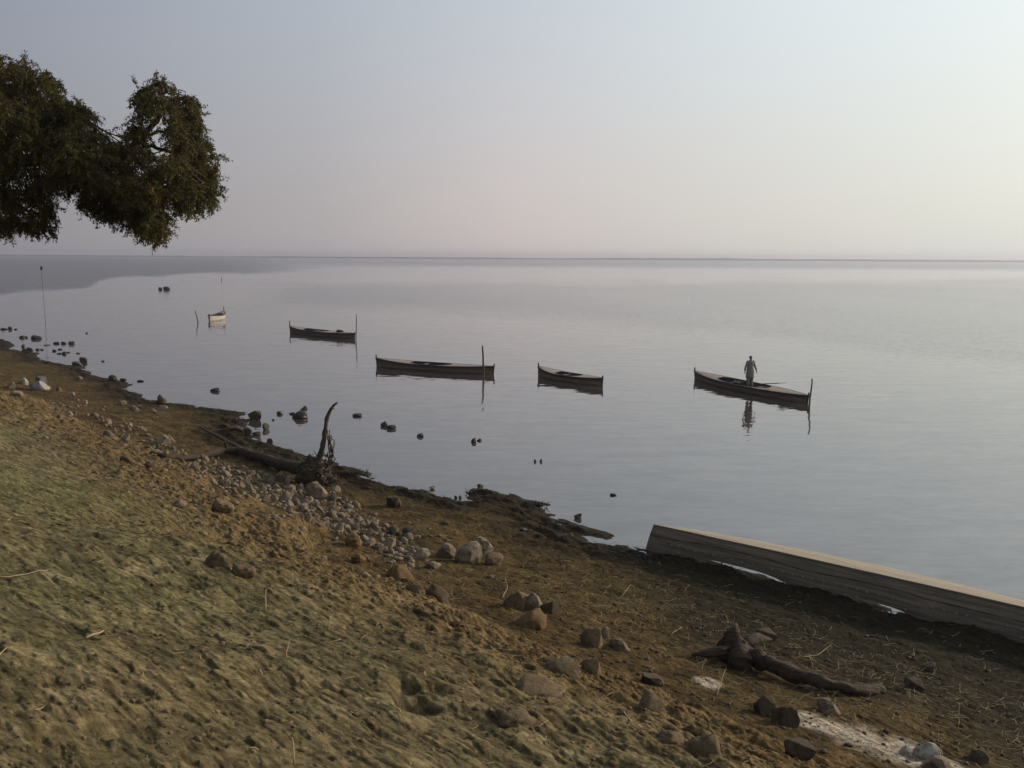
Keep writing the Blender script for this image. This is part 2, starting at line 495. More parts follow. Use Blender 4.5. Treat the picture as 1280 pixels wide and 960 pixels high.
wet = col(0.022, 0.016, 0.009) * (1 + 0.3 * n2)
Dw = (DD + 0.9 * fbm(X / 0.9, Y / 0.9, 54, 4))[..., None]
crk = sstep(0.10, 0.32, fbm((X * 0.69 - Y * 0.72) / 0.42, (X * 0.72 + Y * 0.69) / 0.10, 57, 4, 0.6))[..., None]
plate = sstep(-0.07, 0.07, fbm((X * 0.69 - Y * 0.72) / 0.95 + 0.25 * ROUGH, (X * 0.72 + Y * 0.69) / 0.42 + 0.15 * ROUGH, 81, 4, 0.55))[..., None]
up = up * (1 - 0.34 * crk) * (0.80 + 0.32 * plate)
c = wet + (be - wet) * sstep(0.25, 2.6, Dw)
shd = (sstep(1.5, 4.0, X) * (1 - sstep(4.2, 7.4, DD + 1.0 * n1[..., 0])))[..., None]      # sodden mud round the stranded hull, with the boat's shade painted into its colour
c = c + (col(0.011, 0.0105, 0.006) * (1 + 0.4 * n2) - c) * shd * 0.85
wb = sstep(-1.2, 0.4, (DD - EDGE))[..., None]
c = c + (bk - c) * wb
wu = sstep(0.8, 5.0, (DD - EDGE) + 1.2 * n1[..., 0])[..., None]
c = c + (up - c) * wu
c = c * (col(1.02, 1.0, 0.86) + (col(1.0, 1.0, 0.98) - col(1.02, 1.0, 0.86)) * wu)
# pale ash-like powder spilled at the foot of the bank, bottom right
ash = np.zeros(X.shape)
for (ax, ay, w) in ((1035, 908, 0.34), (1075, 920, 0.46), (1120, 936, 0.50), (1165, 952, 0.46), (1010, 896, 0.22), (885, 855, 0.20), (1205, 972, 0.3)):
    g = at_ground(ax, ay); w *= 1.25
    ash = np.maximum(ash, np.exp(-(((X - g.x) ** 2 + (Y - g.y) ** 2) / w ** 2)))
ash = np.clip((ash + 0.45 * n2[..., 0] + 0.25 * fbm(X / 0.16, Y / 0.16, 58, 3) - 0.22) * 1.5, 0, 1)[..., None]
c = c + (col(0.36, 0.315, 0.25) - c) * ash * 0.9
c = np.clip(c, 0.004, 0.8)
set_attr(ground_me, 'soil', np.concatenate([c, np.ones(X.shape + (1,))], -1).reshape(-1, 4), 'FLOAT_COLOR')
set_attr(ground_me, 'wetness', 1 - sstep(0.0, 0.9, Dw[..., 0]))
gm, gt, gp = mat('soil')
ga = gt.nodes.new('ShaderNodeAttribute'); ga.attribute_name = 'soil'
gw = gt.nodes.new('ShaderNodeAttribute'); gw.attribute_name = 'wetness'
gn = noise_n(gt, 16.0, 9, 0.72)
gv = ramp(gt, gn.outputs['Fac'], [(0.33, (0.34, 0.32, 0.30)), (0.5, (0.95, 0.95, 0.95)), (0.68, (1.75, 1.7, 1.65))])
gs = noise_n(gt, 1.0, 6, 0.62)          # wind-drawn streaks along the slope
_smp = gs.inputs['Vector'].links[0].from_node
_smp.vector_type = 'TEXTURE'; _smp.inputs['Rotation'].default_value = (0, 0, -0.807); _smp.inputs['Scale'].default_value = (0.30, 0.07, 0.2)
gsr = ramp(gt, gs.outputs['Fac'], [(0.36, (0.50, 0.48, 0.45)), (0.5, (1.0, 1.0, 1.0)), (0.66, (1.42, 1.38, 1.36))])
gmul = gt.nodes.new('ShaderNodeMix'); gmul.data_type = 'RGBA'; gmul.blend_type = 'MULTIPLY'
gmul.inputs['Factor'].default_value = 1.0
gt.links.new(ga.outputs['Color'], gmul.inputs['A']); gt.links.new(gv.outputs[0], gmul.inputs['B'])
gmul2 = gt.nodes.new('ShaderNodeMix'); gmul2.data_type = 'RGBA'; gmul2.blend_type = 'MULTIPLY'; gmul2.inputs['Factor'].default_value = 1.0
gt.links.new(gmul.outputs['Result'], gmul2.inputs['A']); gt.links.new(gsr.outputs[0], gmul2.inputs['B'])
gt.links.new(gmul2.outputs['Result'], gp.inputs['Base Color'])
gr = gt.nodes.new('ShaderNodeMapRange'); gt.links.new(gw.outputs['Fac'], gr.inputs[0])
gr.inputs[3].default_value = 0.97; gr.inputs[4].default_value = 0.75
gt.links.new(gr.outputs[0], gp.inputs['Roughness'])
gp.inputs['Specular IOR Level'].default_value = 0.08
gb = gt.nodes.new('ShaderNodeBump'); gb.inputs['Strength'].default_value = 1.0; gb.inputs['Distance'].default_value = 0.026
gn2 = noise_n(gt, 20.0, 9, 0.74)
gt.links.new(gn2.outputs['Fac'], gb.inputs['Height']); gt.links.new(gb.outputs[0], gp.inputs['Normal'])
ground_me.materials.append(gm)
ground = bpy.data.objects.new('ground', ground_me); COL.objects.link(ground)
tag(ground, kind='structure')

# ------------------------------------------------------------------ the water
wang = np.concatenate([np.radians(np.linspace(-110, -36, 20)[:-1]), np.radians(np.arange(-36, 36, 0.25)), np.radians(np.linspace(36, 120, 20))])
wrad = np.concatenate([np.geomspace(6, 600, 330), np.geomspace(640, 3450, 40)])
WX, WY, WF = polar(wrad, wang)
water_me = np_mesh('water', np.stack([WX, WY, np.zeros_like(WX)], -1).reshape(-1, 3), WF)
PX, PY, DEP = project(WX, WY, np.zeros_like(WX))
wn = fbm(WX / 38, WY / 90, 61, 4)
HZ = 317 + PX * 8 / 1280.0
yw = PY + 5 * fbm(PX / 90, PY / 14, 66, 3)
edge_l = np.interp(PX, [-400, 0, 60, 105, 125, 150, 220, 320, 420], [372, 369, 365, 361, 354, 347, 343, 341, 338])
ruf = (1 - sstep(-4.0, 2.5, yw - edge_l)) * (1 - sstep(240, 480, PX))
lowb = np.interp(PX, [250, 330, 480, 700, 900, 1100, 1280, 1600], [366, 380, 388, 402, 420, 444, 462, 490])
mid = sstep(250, 420, PX) * (1 - sstep(-18, 16, yw - lowb)) * sstep(-4, 10, yw - np.interp(PX, [300, 900, 1280], [352, 349, 345]))
ruf = np.maximum(ruf, mid * 0.30)
horiz = (1 - sstep(9, 16, PY - HZ))
ruf = np.maximum(ruf, horiz * 0.55)
ruf = np.clip(ruf + 0.11 * wn * sstep(30, 90, WY), 0, 1)
near_r = sstep(540, 760, PY) * sstep(760, 1150, PX) * 0.05
ruf = np.clip(np.maximum(ruf, near_r), 0, 1)
ruf = np.where(WY < 5, 0.1, ruf)
set_attr(water_me, 'ruffle', ruf)
wm, wt, wp = mat('lake_water')
tc = wt.nodes.new('ShaderNodeTexCoord')
def slope_noise(scale, sc, detail):
    mp = wt.nodes.new('ShaderNodeMapping'); mp.inputs['Scale'].default_value = sc
    mp.inputs['Rotation'].default_value = (0, 0, R(-24))
    wt.links.new(tc.outputs['Object'], mp.inputs[0])
    n = wt.nodes.new('ShaderNodeTexNoise'); n.inputs['Scale'].default_value = scale; n.inputs['Detail'].default_value = detail
    n.inputs['Roughness'].default_value = 0.5
    wt.links.new(mp.outputs[0], n.inputs['Vector'])
    s = wt.nodes.new('ShaderNodeVectorMath'); s.operation = 'SUBTRACT'
    wt.links.new(n.outputs['Color'], s.inputs[0]); s.inputs[1].default_value = (0.5, 0.5, 0.5)
    return s.outputs[0]
def vscale(v, k):
    s = wt.nodes.new('ShaderNodeVectorMath'); s.operation = 'SCALE'
    wt.links.new(v, s.inputs[0])
    if isinstance(k, (int, float)):
        s.inputs['Scale'].default_value = k
    else:
        wt.links.new(k, s.inputs['Scale'])
    return s.outputs[0]
def vadd(a, b):
    s = wt.nodes.new('ShaderNodeVectorMath'); s.operation = 'ADD'
    wt.links.new(a, s.inputs[0])
    if isinstance(b, tuple):
        s.inputs[1].default_value = b
    else:
        wt.links.new(b, s.inputs[1])
    return s.outputs[0]
ra = wt.nodes.new('ShaderNodeAttribute'); ra.attribute_name = 'ruffle'
swell = vscale(slope_noise(0.9, (0.5, 1.6, 1), 2), 0.075)
rip = vscale(slope_noise(3.2, (0.55, 1.5, 1), 3), 0.085)
chop = vscale(slope_noise(2.4, (0.6, 1.4, 1), 3), math_n(wt, 'MULTIPLY', ra.outputs['Fac'], 1.6))
tot = vadd(vadd(swell, rip), chop)
flat = wt.nodes.new('ShaderNodeVectorMath'); flat.operation = 'MULTIPLY'
wt.links.new(tot, flat.inputs[0]); flat.inputs[1].default_value = (1, 1, 0)
nn = wt.nodes.new('ShaderNodeVectorMath'); nn.operation = 'NORMALIZE'
wt.links.new(vadd(flat.outputs[0], (0, 0, 1.0)), nn.inputs[0])
wt.links.new(nn.outputs[0], wp.inputs['Normal'])
wp.inputs['Base Color'].default_value = (0.048, 0.038, 0.036, 1)
wt.links.new(math_n(wt, 'MULTIPLY_ADD', ra.outputs['Fac'], 0.36), wp.inputs['Roughness']); wt.nodes[-1].inputs[2].default_value = 0.02
wp.inputs['IOR'].default_value = 2.25
water_me.materials.append(wm)
water = bpy.data.objects.new('water', water_me); COL.objects.link(water)
tag(water, kind='structure')

# ------------------------------------------------------------------ low far shore
fs = MB()
xs_ = np.arange(-2300, 2301, 12.0)
top = 4.0 + 1.8 * fbm(xs_ / 260, xs_ * 0, 71, 3) + 2.2 * sstep(150, 500, xs_) + 1.6 * np.clip(fbm(xs_ / 60, xs_ * 0 + 4, 72, 3), 0, 1)
rows = []
for k, (dy, fz) in enumerate(((0, -0.4), (4, 0.55), (14, 0.92), (40, 1.0), (70, 0.9), (110, -0.4))):
    rows.append([(x, 2950 + dy + 30 * math.sin(x / 700.0), (t_ * fz if fz > 0 else -2.0)) for x, t_ in zip(xs_, top)])
fs.grid(rows)
M_FAR = mottled('far_scrub', (0.035, 0.035, 0.025), (0.08, 0.075, 0.05), 0.01, bump=0, vary=0)
tag(fs.build('far_shore', M_FAR), kind='structure')

# ------------------------------------------------------------------ haze
hz = MB(); hz.box((0, -10, 6.5), (6000, 7000, 22.0))
hm = bpy.data.materials.new('haze'); hm.use_nodes = True
ht = hm.node_tree; ht.nodes.clear()
ho = ht.nodes.new('ShaderNodeOutputMaterial'); hv = ht.nodes.new('ShaderNodeVolumePrincipled')
hv.inputs['Density'].default_value = 0.00038
hv.inputs['Color'].default_value = (0.60, 0.62, 0.73, 1)
hv.inputs['Anisotropy'].default_value = 0.42
ht.links.new(hv.outputs[0], ho.inputs['Volume'])
tag(hz.build('haze', hm, smooth=False), kind='stuff')

# ------------------------------------------------------------------ the tree hanging in from the left
random.seed(7)
rng = np.random.default_rng(7)
TD = 14.0
CROWN = [(-260, 60), (-120, 30), (-40, 55), (5, 70), (45, 82), (75, 102), (105, 128), (130, 152), (150, 166), (157, 143), (170, 138), (168, 118), (182, 104), (200, 97), (220, 104), (242, 118),
    (248, 140), (252, 165), (268, 184), (276, 198), (270, 222), (268, 246), (262, 266), (244, 268), (228, 262), (214, 274), (208, 296), (198, 309),
    (186, 300), (170, 286), (150, 276), (132, 272), (112, 262), (96, 254), (86, 238), (74, 246), (70, 268), (62, 288), (44, 294), (18, 290), (-5, 297), (-60, 300), (-200, 280), (-320, 180)]
CP = np.array(CROWN, float)
def in_poly(px, py, P):
    ins = np.zeros(np.shape(px), bool)
    for i in range(len(P)):
        ax, ay = P[i]; bx, by = P[(i + 1) % len(P)]
        if ay == by: continue
        ins ^= ((ay > py) != (by > py)) & (px < (bx - ax) * (py - ay) / (by - ay) + ax)
    return ins
def poly_dist(px, py, P):
    d = np.full(np.shape(px), 1e9)
    for i in range(len(P)):
        ax, ay = P[i]; bx, by = P[(i + 1) % len(P)]
        ex, ey = bx - ax, by - ay
        t = np.clip(((px - ax) * ex + (py - ay) * ey) / (ex * ex + ey * ey), 0, 1)
        d = np.minimum(d, np.hypot(px - ax - t * ex, py - ay - t * ey))
    return d
gaps = [(188, 152, 13, 15), (190, 178, 20, 5), (205, 190, 15, 4), (178, 205, 10, 5), (70, 244, 14, 8), (165, 215, 8, 6), (218, 255, 8, 8), (60, 205, 20, 3), (20, 225, 15, 4)]
cl_px = []
tries = 0
while len(cl_px) < 1050 and tries < 90000:
    tries += 1
    qx = random.uniform(-320, 280); qy = random.uniform(30, 312)
    if not in_poly(qx, qy, CP) or (qx < -40 and random.random() < 0.78) or (-40 <= qx < 140 and random.random() < 0.25):
        continue
    d = float(poly_dist(qx, qy, CP))
    if d < (11.0 if 108 < qx < 172 and qy < 186 else 4.0):
        continue
    if any(((qx - gx) / (ga_ + 3)) ** 2 + ((qy - gy) / (gb_ + 3)) ** 2 < 1 for gx, gy, ga_, gb_ in gaps):
        continue
    cl_px.append((qx, qy, d))
def crown_pt(qx, qy, d, side=None):
    half = min(1.9, 0.25 + d * 0.035)
    yy = TD + (random.uniform(-half, half) if side is None else side * half)
    return Vector(at_depth(qx, qy, yy))
clumps = [(crown_pt(*q), q) for q in cl_px]
tg = gz(-11.0, 14.5)
tree = empty('acacia_tree', (-11.0, 14.5, tg))
tag(tree, 'dark green thorny tree whose leafy boughs hang in from the left over the lake', 'tree')
def loc(p):
    return Vector(p) - Vector((-11.0, 14.5, tg))
tb = MB()
def wob(a, b, n, amp, sag=0.0):
    out = []
    for i in range(n + 1):
        t = i / n
        p = a.lerp(b, t)
        k = math.sin(math.pi * t)
        p = p + Vector((random.gauss(0, amp), random.gauss(0, amp), random.gauss(0, amp))) * k + Vector((0, 0, sag * k))
        out.append(p)
    return out
trunk_top = Vector((-10.4, 14.3, tg + 2.4))
tp = [Vector((-11.0, 14.5, tg - 0.3)), Vector((-10.98, 14.48, tg + 0.5)), Vector((-10.8, 14.4, tg + 1.4)), trunk_top]
tb.tube([loc(p) for p in tp], [0.36, 0.27, 0.23, 0.2], 12)
tb.build('trunk', M_BARK, tree)
lb = MB()
nodes = []          # skeleton points to hang the clumps from
def limb(px_path, r0, r1, start, y0=TD, dy=0.0):
    pts = [start]
    for i, (a, b) in enumerate(px_path):
        pts.append(Vector(at_depth(a, b, y0 + dy * (i + 1) / len(px_path))))
    fine = []
    for a, b in zip(pts[:-1], pts[1:]):
        fine += wob(a, b, 5, 0.03)[:-1]
    fine.append(pts[-1])
    n = len(fine)
    rr = [r0 + (r1 - r0) * i / (n - 1) for i in range(n)]
    lb.tube([loc(p) for p in fine], rr, 7)
    nodes.extend(list(zip(fine, rr))[2:])
    return fine
m1 = limb([(-160, 250), (-60, 215), (40, 200), (110, 205), (150, 200), (172, 178), (192, 155), (204, 130), (208, 108)], 0.13, 0.014, trunk_top, 14.2, -0.3)
m2 = limb([(-170, 170), (-80, 130), (-10, 110), (20, 90)], 0.14, 0.015, trunk_top, 14.4, 0.6)
m3 = limb([(-170, 280), (-90, 255), (0, 240), (50, 255)], 0.11, 0.012, trunk_top, 14.0, -0.9)
m4 = limb([(190, 182), (225, 192), (255, 210), (264, 235)], 0.035, 0.01, m1[25], 14.0, -0.2)
m5 = limb([(175, 225), (190, 260), (197, 290)], 0.035, 0.01, m1[21], 13.9, -0.3)
m6 = limb([(20, 165), (75, 145), (110, 150)], 0.06, 0.01, m1[12], 14.3, 0.7)
m7 = limb([(60, 190), (120, 235), (150, 262)], 0.05, 0.01, m1[13], 14.0, -0.7)
m8 = limb([(-260, 190), (-330, 200)], 0.10, 0.03, trunk_top, 14.6, 0.6)
m9 = limb([(205, 165), (228, 150), (238, 130)], 0.026, 0.008, m1[33], 14.0, 0.3)
LV = []; LF = []
def leaf(c, d, w, l, up):
    d = d.normalized()
    s = d.cross(up)
    if s.length < 1e-3: return
    s.normalize()
    b = len(LV)
    LV.extend([c - s * w * 0.25, c + d * l * 0.45 + s * w * 0.5, c + d * l, c + d * l * 0.45 - s * w * 0.5])
    LF.append((b, b + 1, b + 2, b + 3))
npos = np.array([tuple(n[0]) for n in nodes])
for cpt, (qx, qy, dpx) in clumps:
    i = int(np.argmin(((npos - np.array(cpt)) ** 2).sum(1)))
    a, ra_ = nodes[i]
    tw = wob(a, cpt, 5, 0.05, 0.06)
    twf = [p.lerp(q, k / 4) for p, q in zip(tw[:-1], tw[1:]) for k in range(4)]
    _m = np.array([tuple(q) for q in twf]); _mx, _my, _ = project(_m[:, 0], _m[:, 1], _m[:, 2])
    if (in_poly(_mx, _my, CP) & (poly_dist(_mx, _my, CP) > 2)).all(): lb.tube([loc(p) for p in tw], [min(ra_ * 0.55, 0.016)] + [0.012, 0.01, 0.008, 0.006, 0.004], 4, False)
    nt_ = 6 if qx > -60 else 3
    for k in range(nt_):
        dv = Vector((random.gauss(0.1, 1), random.gauss(0, 1), random.gauss(-0.05, 0.75))).normalized()
        L = random.uniform(0.16, 0.38) * (1.0 if dpx > 12 else 0.62)
        p = cpt + Vector((random.gauss(0, .04), random.gauss(0, .04), random.gauss(0, .04)))
        pts = [p]
        steps = 6
        for s_ in range(steps):
            dv = (dv + Vector((random.gauss(0, .18), random.gauss(0, .18), random.gauss(-0.20, .15)))).normalized()
            p = p + dv * (L / steps)
            pts.append(p)
        lb.tube([loc(q) for q in pts], [0.004 - 0.0004 * q for q in range(len(pts))], 3, False)
        nl = 44 if qx > -60 else 14
        for j in range(nl):
            t = random.uniform(0.1, 1.0) * steps
            q = pts[int(min(t, steps - 1e-3))].lerp(pts[min(int(t) + 1, steps)], t % 1)
            ld = (dv * 0.5 + Vector((random.gauss(0, .8), random.gauss(0, .8), random.gauss(-0.35, .6))))
            sz = random.uniform(0.7, 1.25) * (1.0 if qx > -60 else 1.6)
            leaf(loc(q) + Vector((random.gauss(0, .012), random.gauss(0, .012), random.gauss(0, .012))), ld, 0.0175 * sz, 0.046 * sz, Vector((random.gauss(0, .5), random.gauss(0, .5), 1)))
lb.build('branches', M_BARK, tree, fix=False)
crown_me = bpy.data.meshes.new('crown'); crown_me.from_pydata([tuple(v) for v in LV], [], LF)
nf = len(LF)
ca = np.zeros((nf, 4)); tone = rng.random(nf)
base_g = np.array([0.072, 0.078, 0.026]); base_b = np.array([0.125, 0.082, 0.034])
kk = (rng.random(nf) < 0.36)[:, None]
ca[:, :3] = np.where(kk, base_b, base_g) * (0.6 + 0.8 * tone[:, None]); ca[:, 3] = 1
aa = crown_me.attributes.new('leaf_tint', 'FLOAT_COLOR', 'FACE'); aa.data.foreach_set('color', ca.astype(np.float32).ravel())
lm, lt, lp = mat('acacia_leaf')
la = lt.nodes.new('ShaderNodeAttribute'); la.attribute_name = 'leaf_tint'
lt.links.new(la.outputs['Color'], lp.inputs['Base Color'])
lp.inputs['Roughness'].default_value = 0.8; lp.inputs['Specular IOR Level'].default_value = 0.05
tr_ = lt.nodes.new('ShaderNodeBsdfTranslucent'); lt.links.new(la.outputs['Color'], tr_.inputs['Color'])
mx = lt.nodes.new('ShaderNodeMixShader'); mx.inputs[0].default_value = 0.3
lt.links.new(lp.outputs[0], mx.inputs[1]); lt.links.new(tr_.outputs[0], mx.inputs[2])
lt.links.new(mx.outputs[0], lt.nodes['Material Output'].inputs['Surface'])
crown_me.materials.append(lm)
cro = bpy.data.objects.new('crown', crown_me); COL.objects.link(cro); cro.parent = tree

# ------------------------------------------------------------------ floating boats
def make_boat(left, right, label, W=1.5, well=(-0.46, 0.34), hull_m=None, end_h=(0.50, 0.40), mid_h=0.36, posts=(0.22, 0.16), name='fishing_boat', deck_m=None):
    """left and right: where the two stems meet the water"""
    a = Vector(left); b = Vector(right)
    L = (b - a).length
    rz = math.atan2(b.y - a.y, b.x - a.x)
    root = empty(name, ((a.x + b.x) / 2, (a.y + b.y) / 2, 0), rz)
    tag(root, label, 'boat', 'wooden boats moored on the lake')
    hull_m = hull_m or M_HULL
    n = 41
    ts = np.linspace(-1, 1, n)
    def halfw(t):
        return W / 2 * max(0.0, 1 - abs(t) ** 2.3) ** 0.9 + 0.03
    def sheer(t):
        e = end_h[0] if t < 0 else end_h[1]
        return mid_h + (e - mid_h) * abs(t) ** 2.2
    def xx(t, z):
        return t * L / 2 * (1 + 0.015 * (z / 0.4))
    secs = []
    for t in ts:
        w = halfw(t); s = sheer(t); kz = -0.22 + 0.16 * abs(t) ** 4
        pr = []
        for fz, fw in ((1.0, 1.0), (0.72, 0.985), (0.40, 0.94), (0.1, 0.85), (-0.35, 0.6), (-1, 0.05)):
            z = s * fz if fz >= 0 else kz * -fz
            pr.append((z, w * fw))
        row = [(xx(t, z), -w_, z) for z, w_ in pr] + [(xx(t, z), w_, z) for z, w_ in pr[::-1]]
        secs.append(row)
    h = MB(); h.grid(secs)
    h.build('hull', hull_m, root)
    # rub rail right round the gunwale, standing proud of the planks
    for sgn in (-1, 1):
        rm = MB()
        rows = []
        for t in ts:
            w = halfw(t); s = sheer(t)
            x_ = xx(t, s)
            rows.append([(x_, sgn * (w + 0.004), s - 0.085), (x_, sgn * (w + 0.026), s - 0.08), (x_, sgn * (w + 0.026), s + 0.012), (x_, sgn * (w - 0.04), s + 0.012), (x_, sgn * (w - 0.04), s - 0.01)])
        rm.grid(rows)
        rm.build('rub_rail', M_RAIL, root)
    # deck with an open well
    dk = MB()
    def inner(t):
        if t <= well[0] or t >= well[1]:
            return None
        u_ = (t - well[0]) / (well[1] - well[0])
        return max(0.0, halfw(t) - 0.10) * min(1.0, (math.sin(math.pi * u_) ** 0.35))
    tt = sorted(set(list(np.linspace(-0.985, 0.985, 60)) + list(np.linspace(well[0] + 1e-3, well[1] - 1e-3, 30))))
    for sgn in (-1, 1):
        rows = []
        for t in tt:
            w = halfw(t) - 0.035; s = sheer(t)
            iw = inner(t) or 0.0
            r_ = []
            for k in range(5):
                yv = iw + (w - iw) * k / 4
                cam_ = 0.035 * (1 - (yv / max(w, 1e-3)) ** 2)
                r_.append((xx(t, s), sgn * yv, s + cam_ + (0.0 if iw else 0.0)))
            rows.append(r_)
        dk.grid(rows)
    dk.build('deck', deck_m or M_DECK, root)
    wl = MB()
    tw = np.linspace(well[0] + 1e-3, well[1] - 1e-3, 30)
    rows = []
    for t in tw:
        iw = inner(t) + 0.002; s = sheer(t) + 0.035 * (1 - (iw / max(halfw(t), 1e-3)) ** 2)
        x_ = xx(t, s)
        rows.append([(x_, -iw, s + 0.03), (x_, -iw * 0.97, s - 0.12), (x_, -iw * 0.8, 0.05), (x_, 0, 0.03), (x_, iw * 0.8, 0.05), (x_, iw * 0.97, s - 0.12), (x_, iw, s + 0.03)])
    wl.grid(rows)
    wl.build('well', M_WELL, root)
    for t in (well[0] * 0.45, well[1] * 0.5):
        tm = MB(); iw = inner(t) + 0.03
        tm.box((xx(t, .2), 0, sheer(t) - 0.07), (0.2, iw * 2, 0.035))
        tm.build('thwart', M_OLDPLANK, root, smooth=False)
    for sgn, ph, eh in ((-1, posts[0], end_h[0]), (1, posts[1], end_h[1])):
        pm = MB()
        x0 = sgn * L / 2
        pm.tube([(x0 * 0.995, 0, -0.1), (x0 * 1.004, 0, eh * 0.5), (x0 * 1.014, 0, eh), (x0 * 1.018, 0, eh + ph)], [0.06, 0.055, 0.05, 0.04], 6)
        pm.build('stem_post', M_RAIL, root, smooth=False)
    return root, rz, L
def Z0(a, b): return at_z(a, b, 0.0)
b4, rz4, L4 = make_boat(Z0(869, 474), Z0(1009, 504), 'dark wooden boat with a man standing on its deck, farthest right', W=1.55, well=(-0.48, 0.38))
make_boat(Z0(673.5, 470), Z0(752.5, 482.5), 'short dark wooden boat without a mooring pole, between the standing man and the longest boat', W=1.2, well=(-0.35, 0.36), end_h=(0.62, 0.46), mid_h=0.38, posts=(0.2, 0.14))
make_boat(Z0(471.5, 458), Z0(616.5, 467.5), 'longest brown wooden boat with a thick pole standing against its near side', W=1.5, well=(-0.36, 0.30), end_h=(0.58, 0.50), mid_h=0.40, posts=(0.2, 0.15))
b2, rz2, L2 = make_boat(Z0(363, 415.5), Z0(443, 423.5), 'dark wooden boat with a tall thin pole at its right end, beyond the longest boat', W=1.6, well=(-0.5, 0.2), end_h=(0.62, 0.5), mid_h=0.42, posts=(0.5, 0.12))
wa = Z0(262, 401.5)
make_boat(wa, (wa[0] + 0.3, wa[1] + 4.2, 0), 'small pale boat with faded white hull seen almost end on, far left of the boats', W=1.3, well=(-0.3, 0.5), hull_m=M_WHITEHULL, end_h=(0.72, 0.92), mid_h=0.56, posts=(0.10, 0.50))

def pole(px, py_top, py_base, rad, label, name='mooring_pole', lean=0.0, knob=False, group='poles standing in the lake'):
    p = at_z(px, py_base, 0.0)
    k = m_per_px(p)
    h = (py_base - py_top) * k
    pm = MB()
    pts = [(0, 0, -0.8), (0, 0, 0)]
    for i in range(1, 7):
        t = i / 6
        pts.append((lean * k * t + random.gauss(0, 0.006), 0, h * t))
    rr = [rad * 1.15, rad * 1.1] + [rad * (1.08 - 0.05 * i) for i in range(1, 7)]
    pm.tube(pts, rr, 8)
    if knob:
        pm.tube([(lean * k, 0, h - 0.03), (lean * k + 0.02, 0, h + 0.12), (lean * k + 0.05, 0, h + 0.3), (lean * k + 0.05, 0, h + 0.42)], [0.04, 0.14, 0.15, 0.05], 8)
    o = pm.build(name, M_POLE, None, loc=p)
    tag(o, label, 'pole', group)
    return o
pole(604.5, 432, 470.5, 0.06, 'thick brown mooring pole standing in front of the longest boat', lean=-1.5)
pole(445, 393, 424.5, 0.04, 'tall thin mooring pole at the right end of the boat beyond the longest one', lean=1.2)
pole(1011.5, 473, 509, 0.042, 'slim mooring pole just off the right end of the boat carrying the man', lean=2.0)
pole(247.5, 388.5, 403.5, 0.055, 'short leaning stake left of the small white boat', name='stake', lean=-2.6)
pole(56.5, 338, 399, 0.02, 'very tall thin pole with a dark bundle on top, alone at far left', lean=-1.0, knob=True)
pole(277, 346.5, 350, 0.10, 'tiny stake far out on the lake beyond the small white boat', name='stake', lean=0)

# a heap of netting and a folded cloth carried on the decks
def heap(name, boat, rz, lx, ly, z, sx, sy, sz, m, label, cat, seed):
    bm = bmesh.new(); bmesh.ops.create_icosphere(bm, subdivisions=4, radius=1.0)
    o3 = Vector((seed * 3.1, seed * 1.7, 0))
    for v in bm.verts:
        k = 1 + 0.35 * mnoise.noise(v.co * 1.6 + o3) + 0.16 * mnoise.noise(v.co * 5 + o3)
        v.co = Vector((v.co.x * sx * k, v.co.y * sy * k, max(v.co.z * k, -0.1) * sz + sz * 0.1))
    me = bpy.data.meshes.new(name); bm.to_mesh(me); bm.free(); me.materials.append(m)
    me.polygons.foreach_set('use_smooth', [True] * len(me.polygons))
    o = bpy.data.objects.new(name, me); COL.objects.link(o)
    o.location = boat.location + Vector((math.cos(rz) * lx - math.sin(rz) * ly, math.sin(rz) * lx + math.cos(rz) * ly, z)); o.rotation_euler = (0, 0, rz)
    return tag(o, label, cat)
heap('net_heap', b2, rz2, L2 * 0.29, 0.0, 0.46, 0.42, 0.28, 0.20, M_WELL, 'dark heap of netting on the right deck of the boat with the tall thin pole', 'netting', 3)
M_TEAL = mottled('faded_green_cloth', (0.035, 0.06, 0.05), (0.07, 0.11, 0.095), 6, bump=0.3)
heap('cloth_bundle', b4, rz4, -L4 * 0.05, -0.34, 0.36, 0.30, 0.16, 0.12, M_TEAL, 'faded green cloth bundle inside the boat left of the standing man', 'cloth', 8)
# oar lying across the deck of the right boat
bx = Vector((math.cos(rz4), math.sin(rz4), 0)); by = Vector((-math.sin(rz4), math.cos(rz4), 0))
ctr4 = b4.location
om = MB()
o0 = ctr4 + bx * (L4 * 0.02) + by * 0.30 + Vector((0, 0, 0.34)); o1 = Vector(at_z(982, 478.6, 0.72))
dv = (o1 - o0)
om.tube([Vector((0, 0, 0)), dv * 0.5, dv * 0.8], [0.025, 0.025, 0.024], 6)
oar = om.build('shaft', M_POLE, None)
oroot = empty('oar', o0); tag(oroot, 'long wooden oar resting slantwise over the deck of the boat with the man', 'oar')
oar.parent = oroot
obl = MB(); pv = dv.normalized().cross(Vector((0, 0, 1))).normalized()
rows = []
for t, w in ((0.78, 0.02), (0.82, 0.06), (0.9, 0.08), (1.0, 0.06)):
    p = dv * t
    rows.append([p - pv * w + Vector((0, 0, .012)), p + pv * w + Vector((0, 0, .012)), p + pv * w - Vector((0, 0, .012)), p - pv * w - Vector((0, 0, .012))])
obl.grid(rows, close=True)
obl.f.append(tuple(range(12, 16)))
obl.build('blade', M_POLE, oroot)

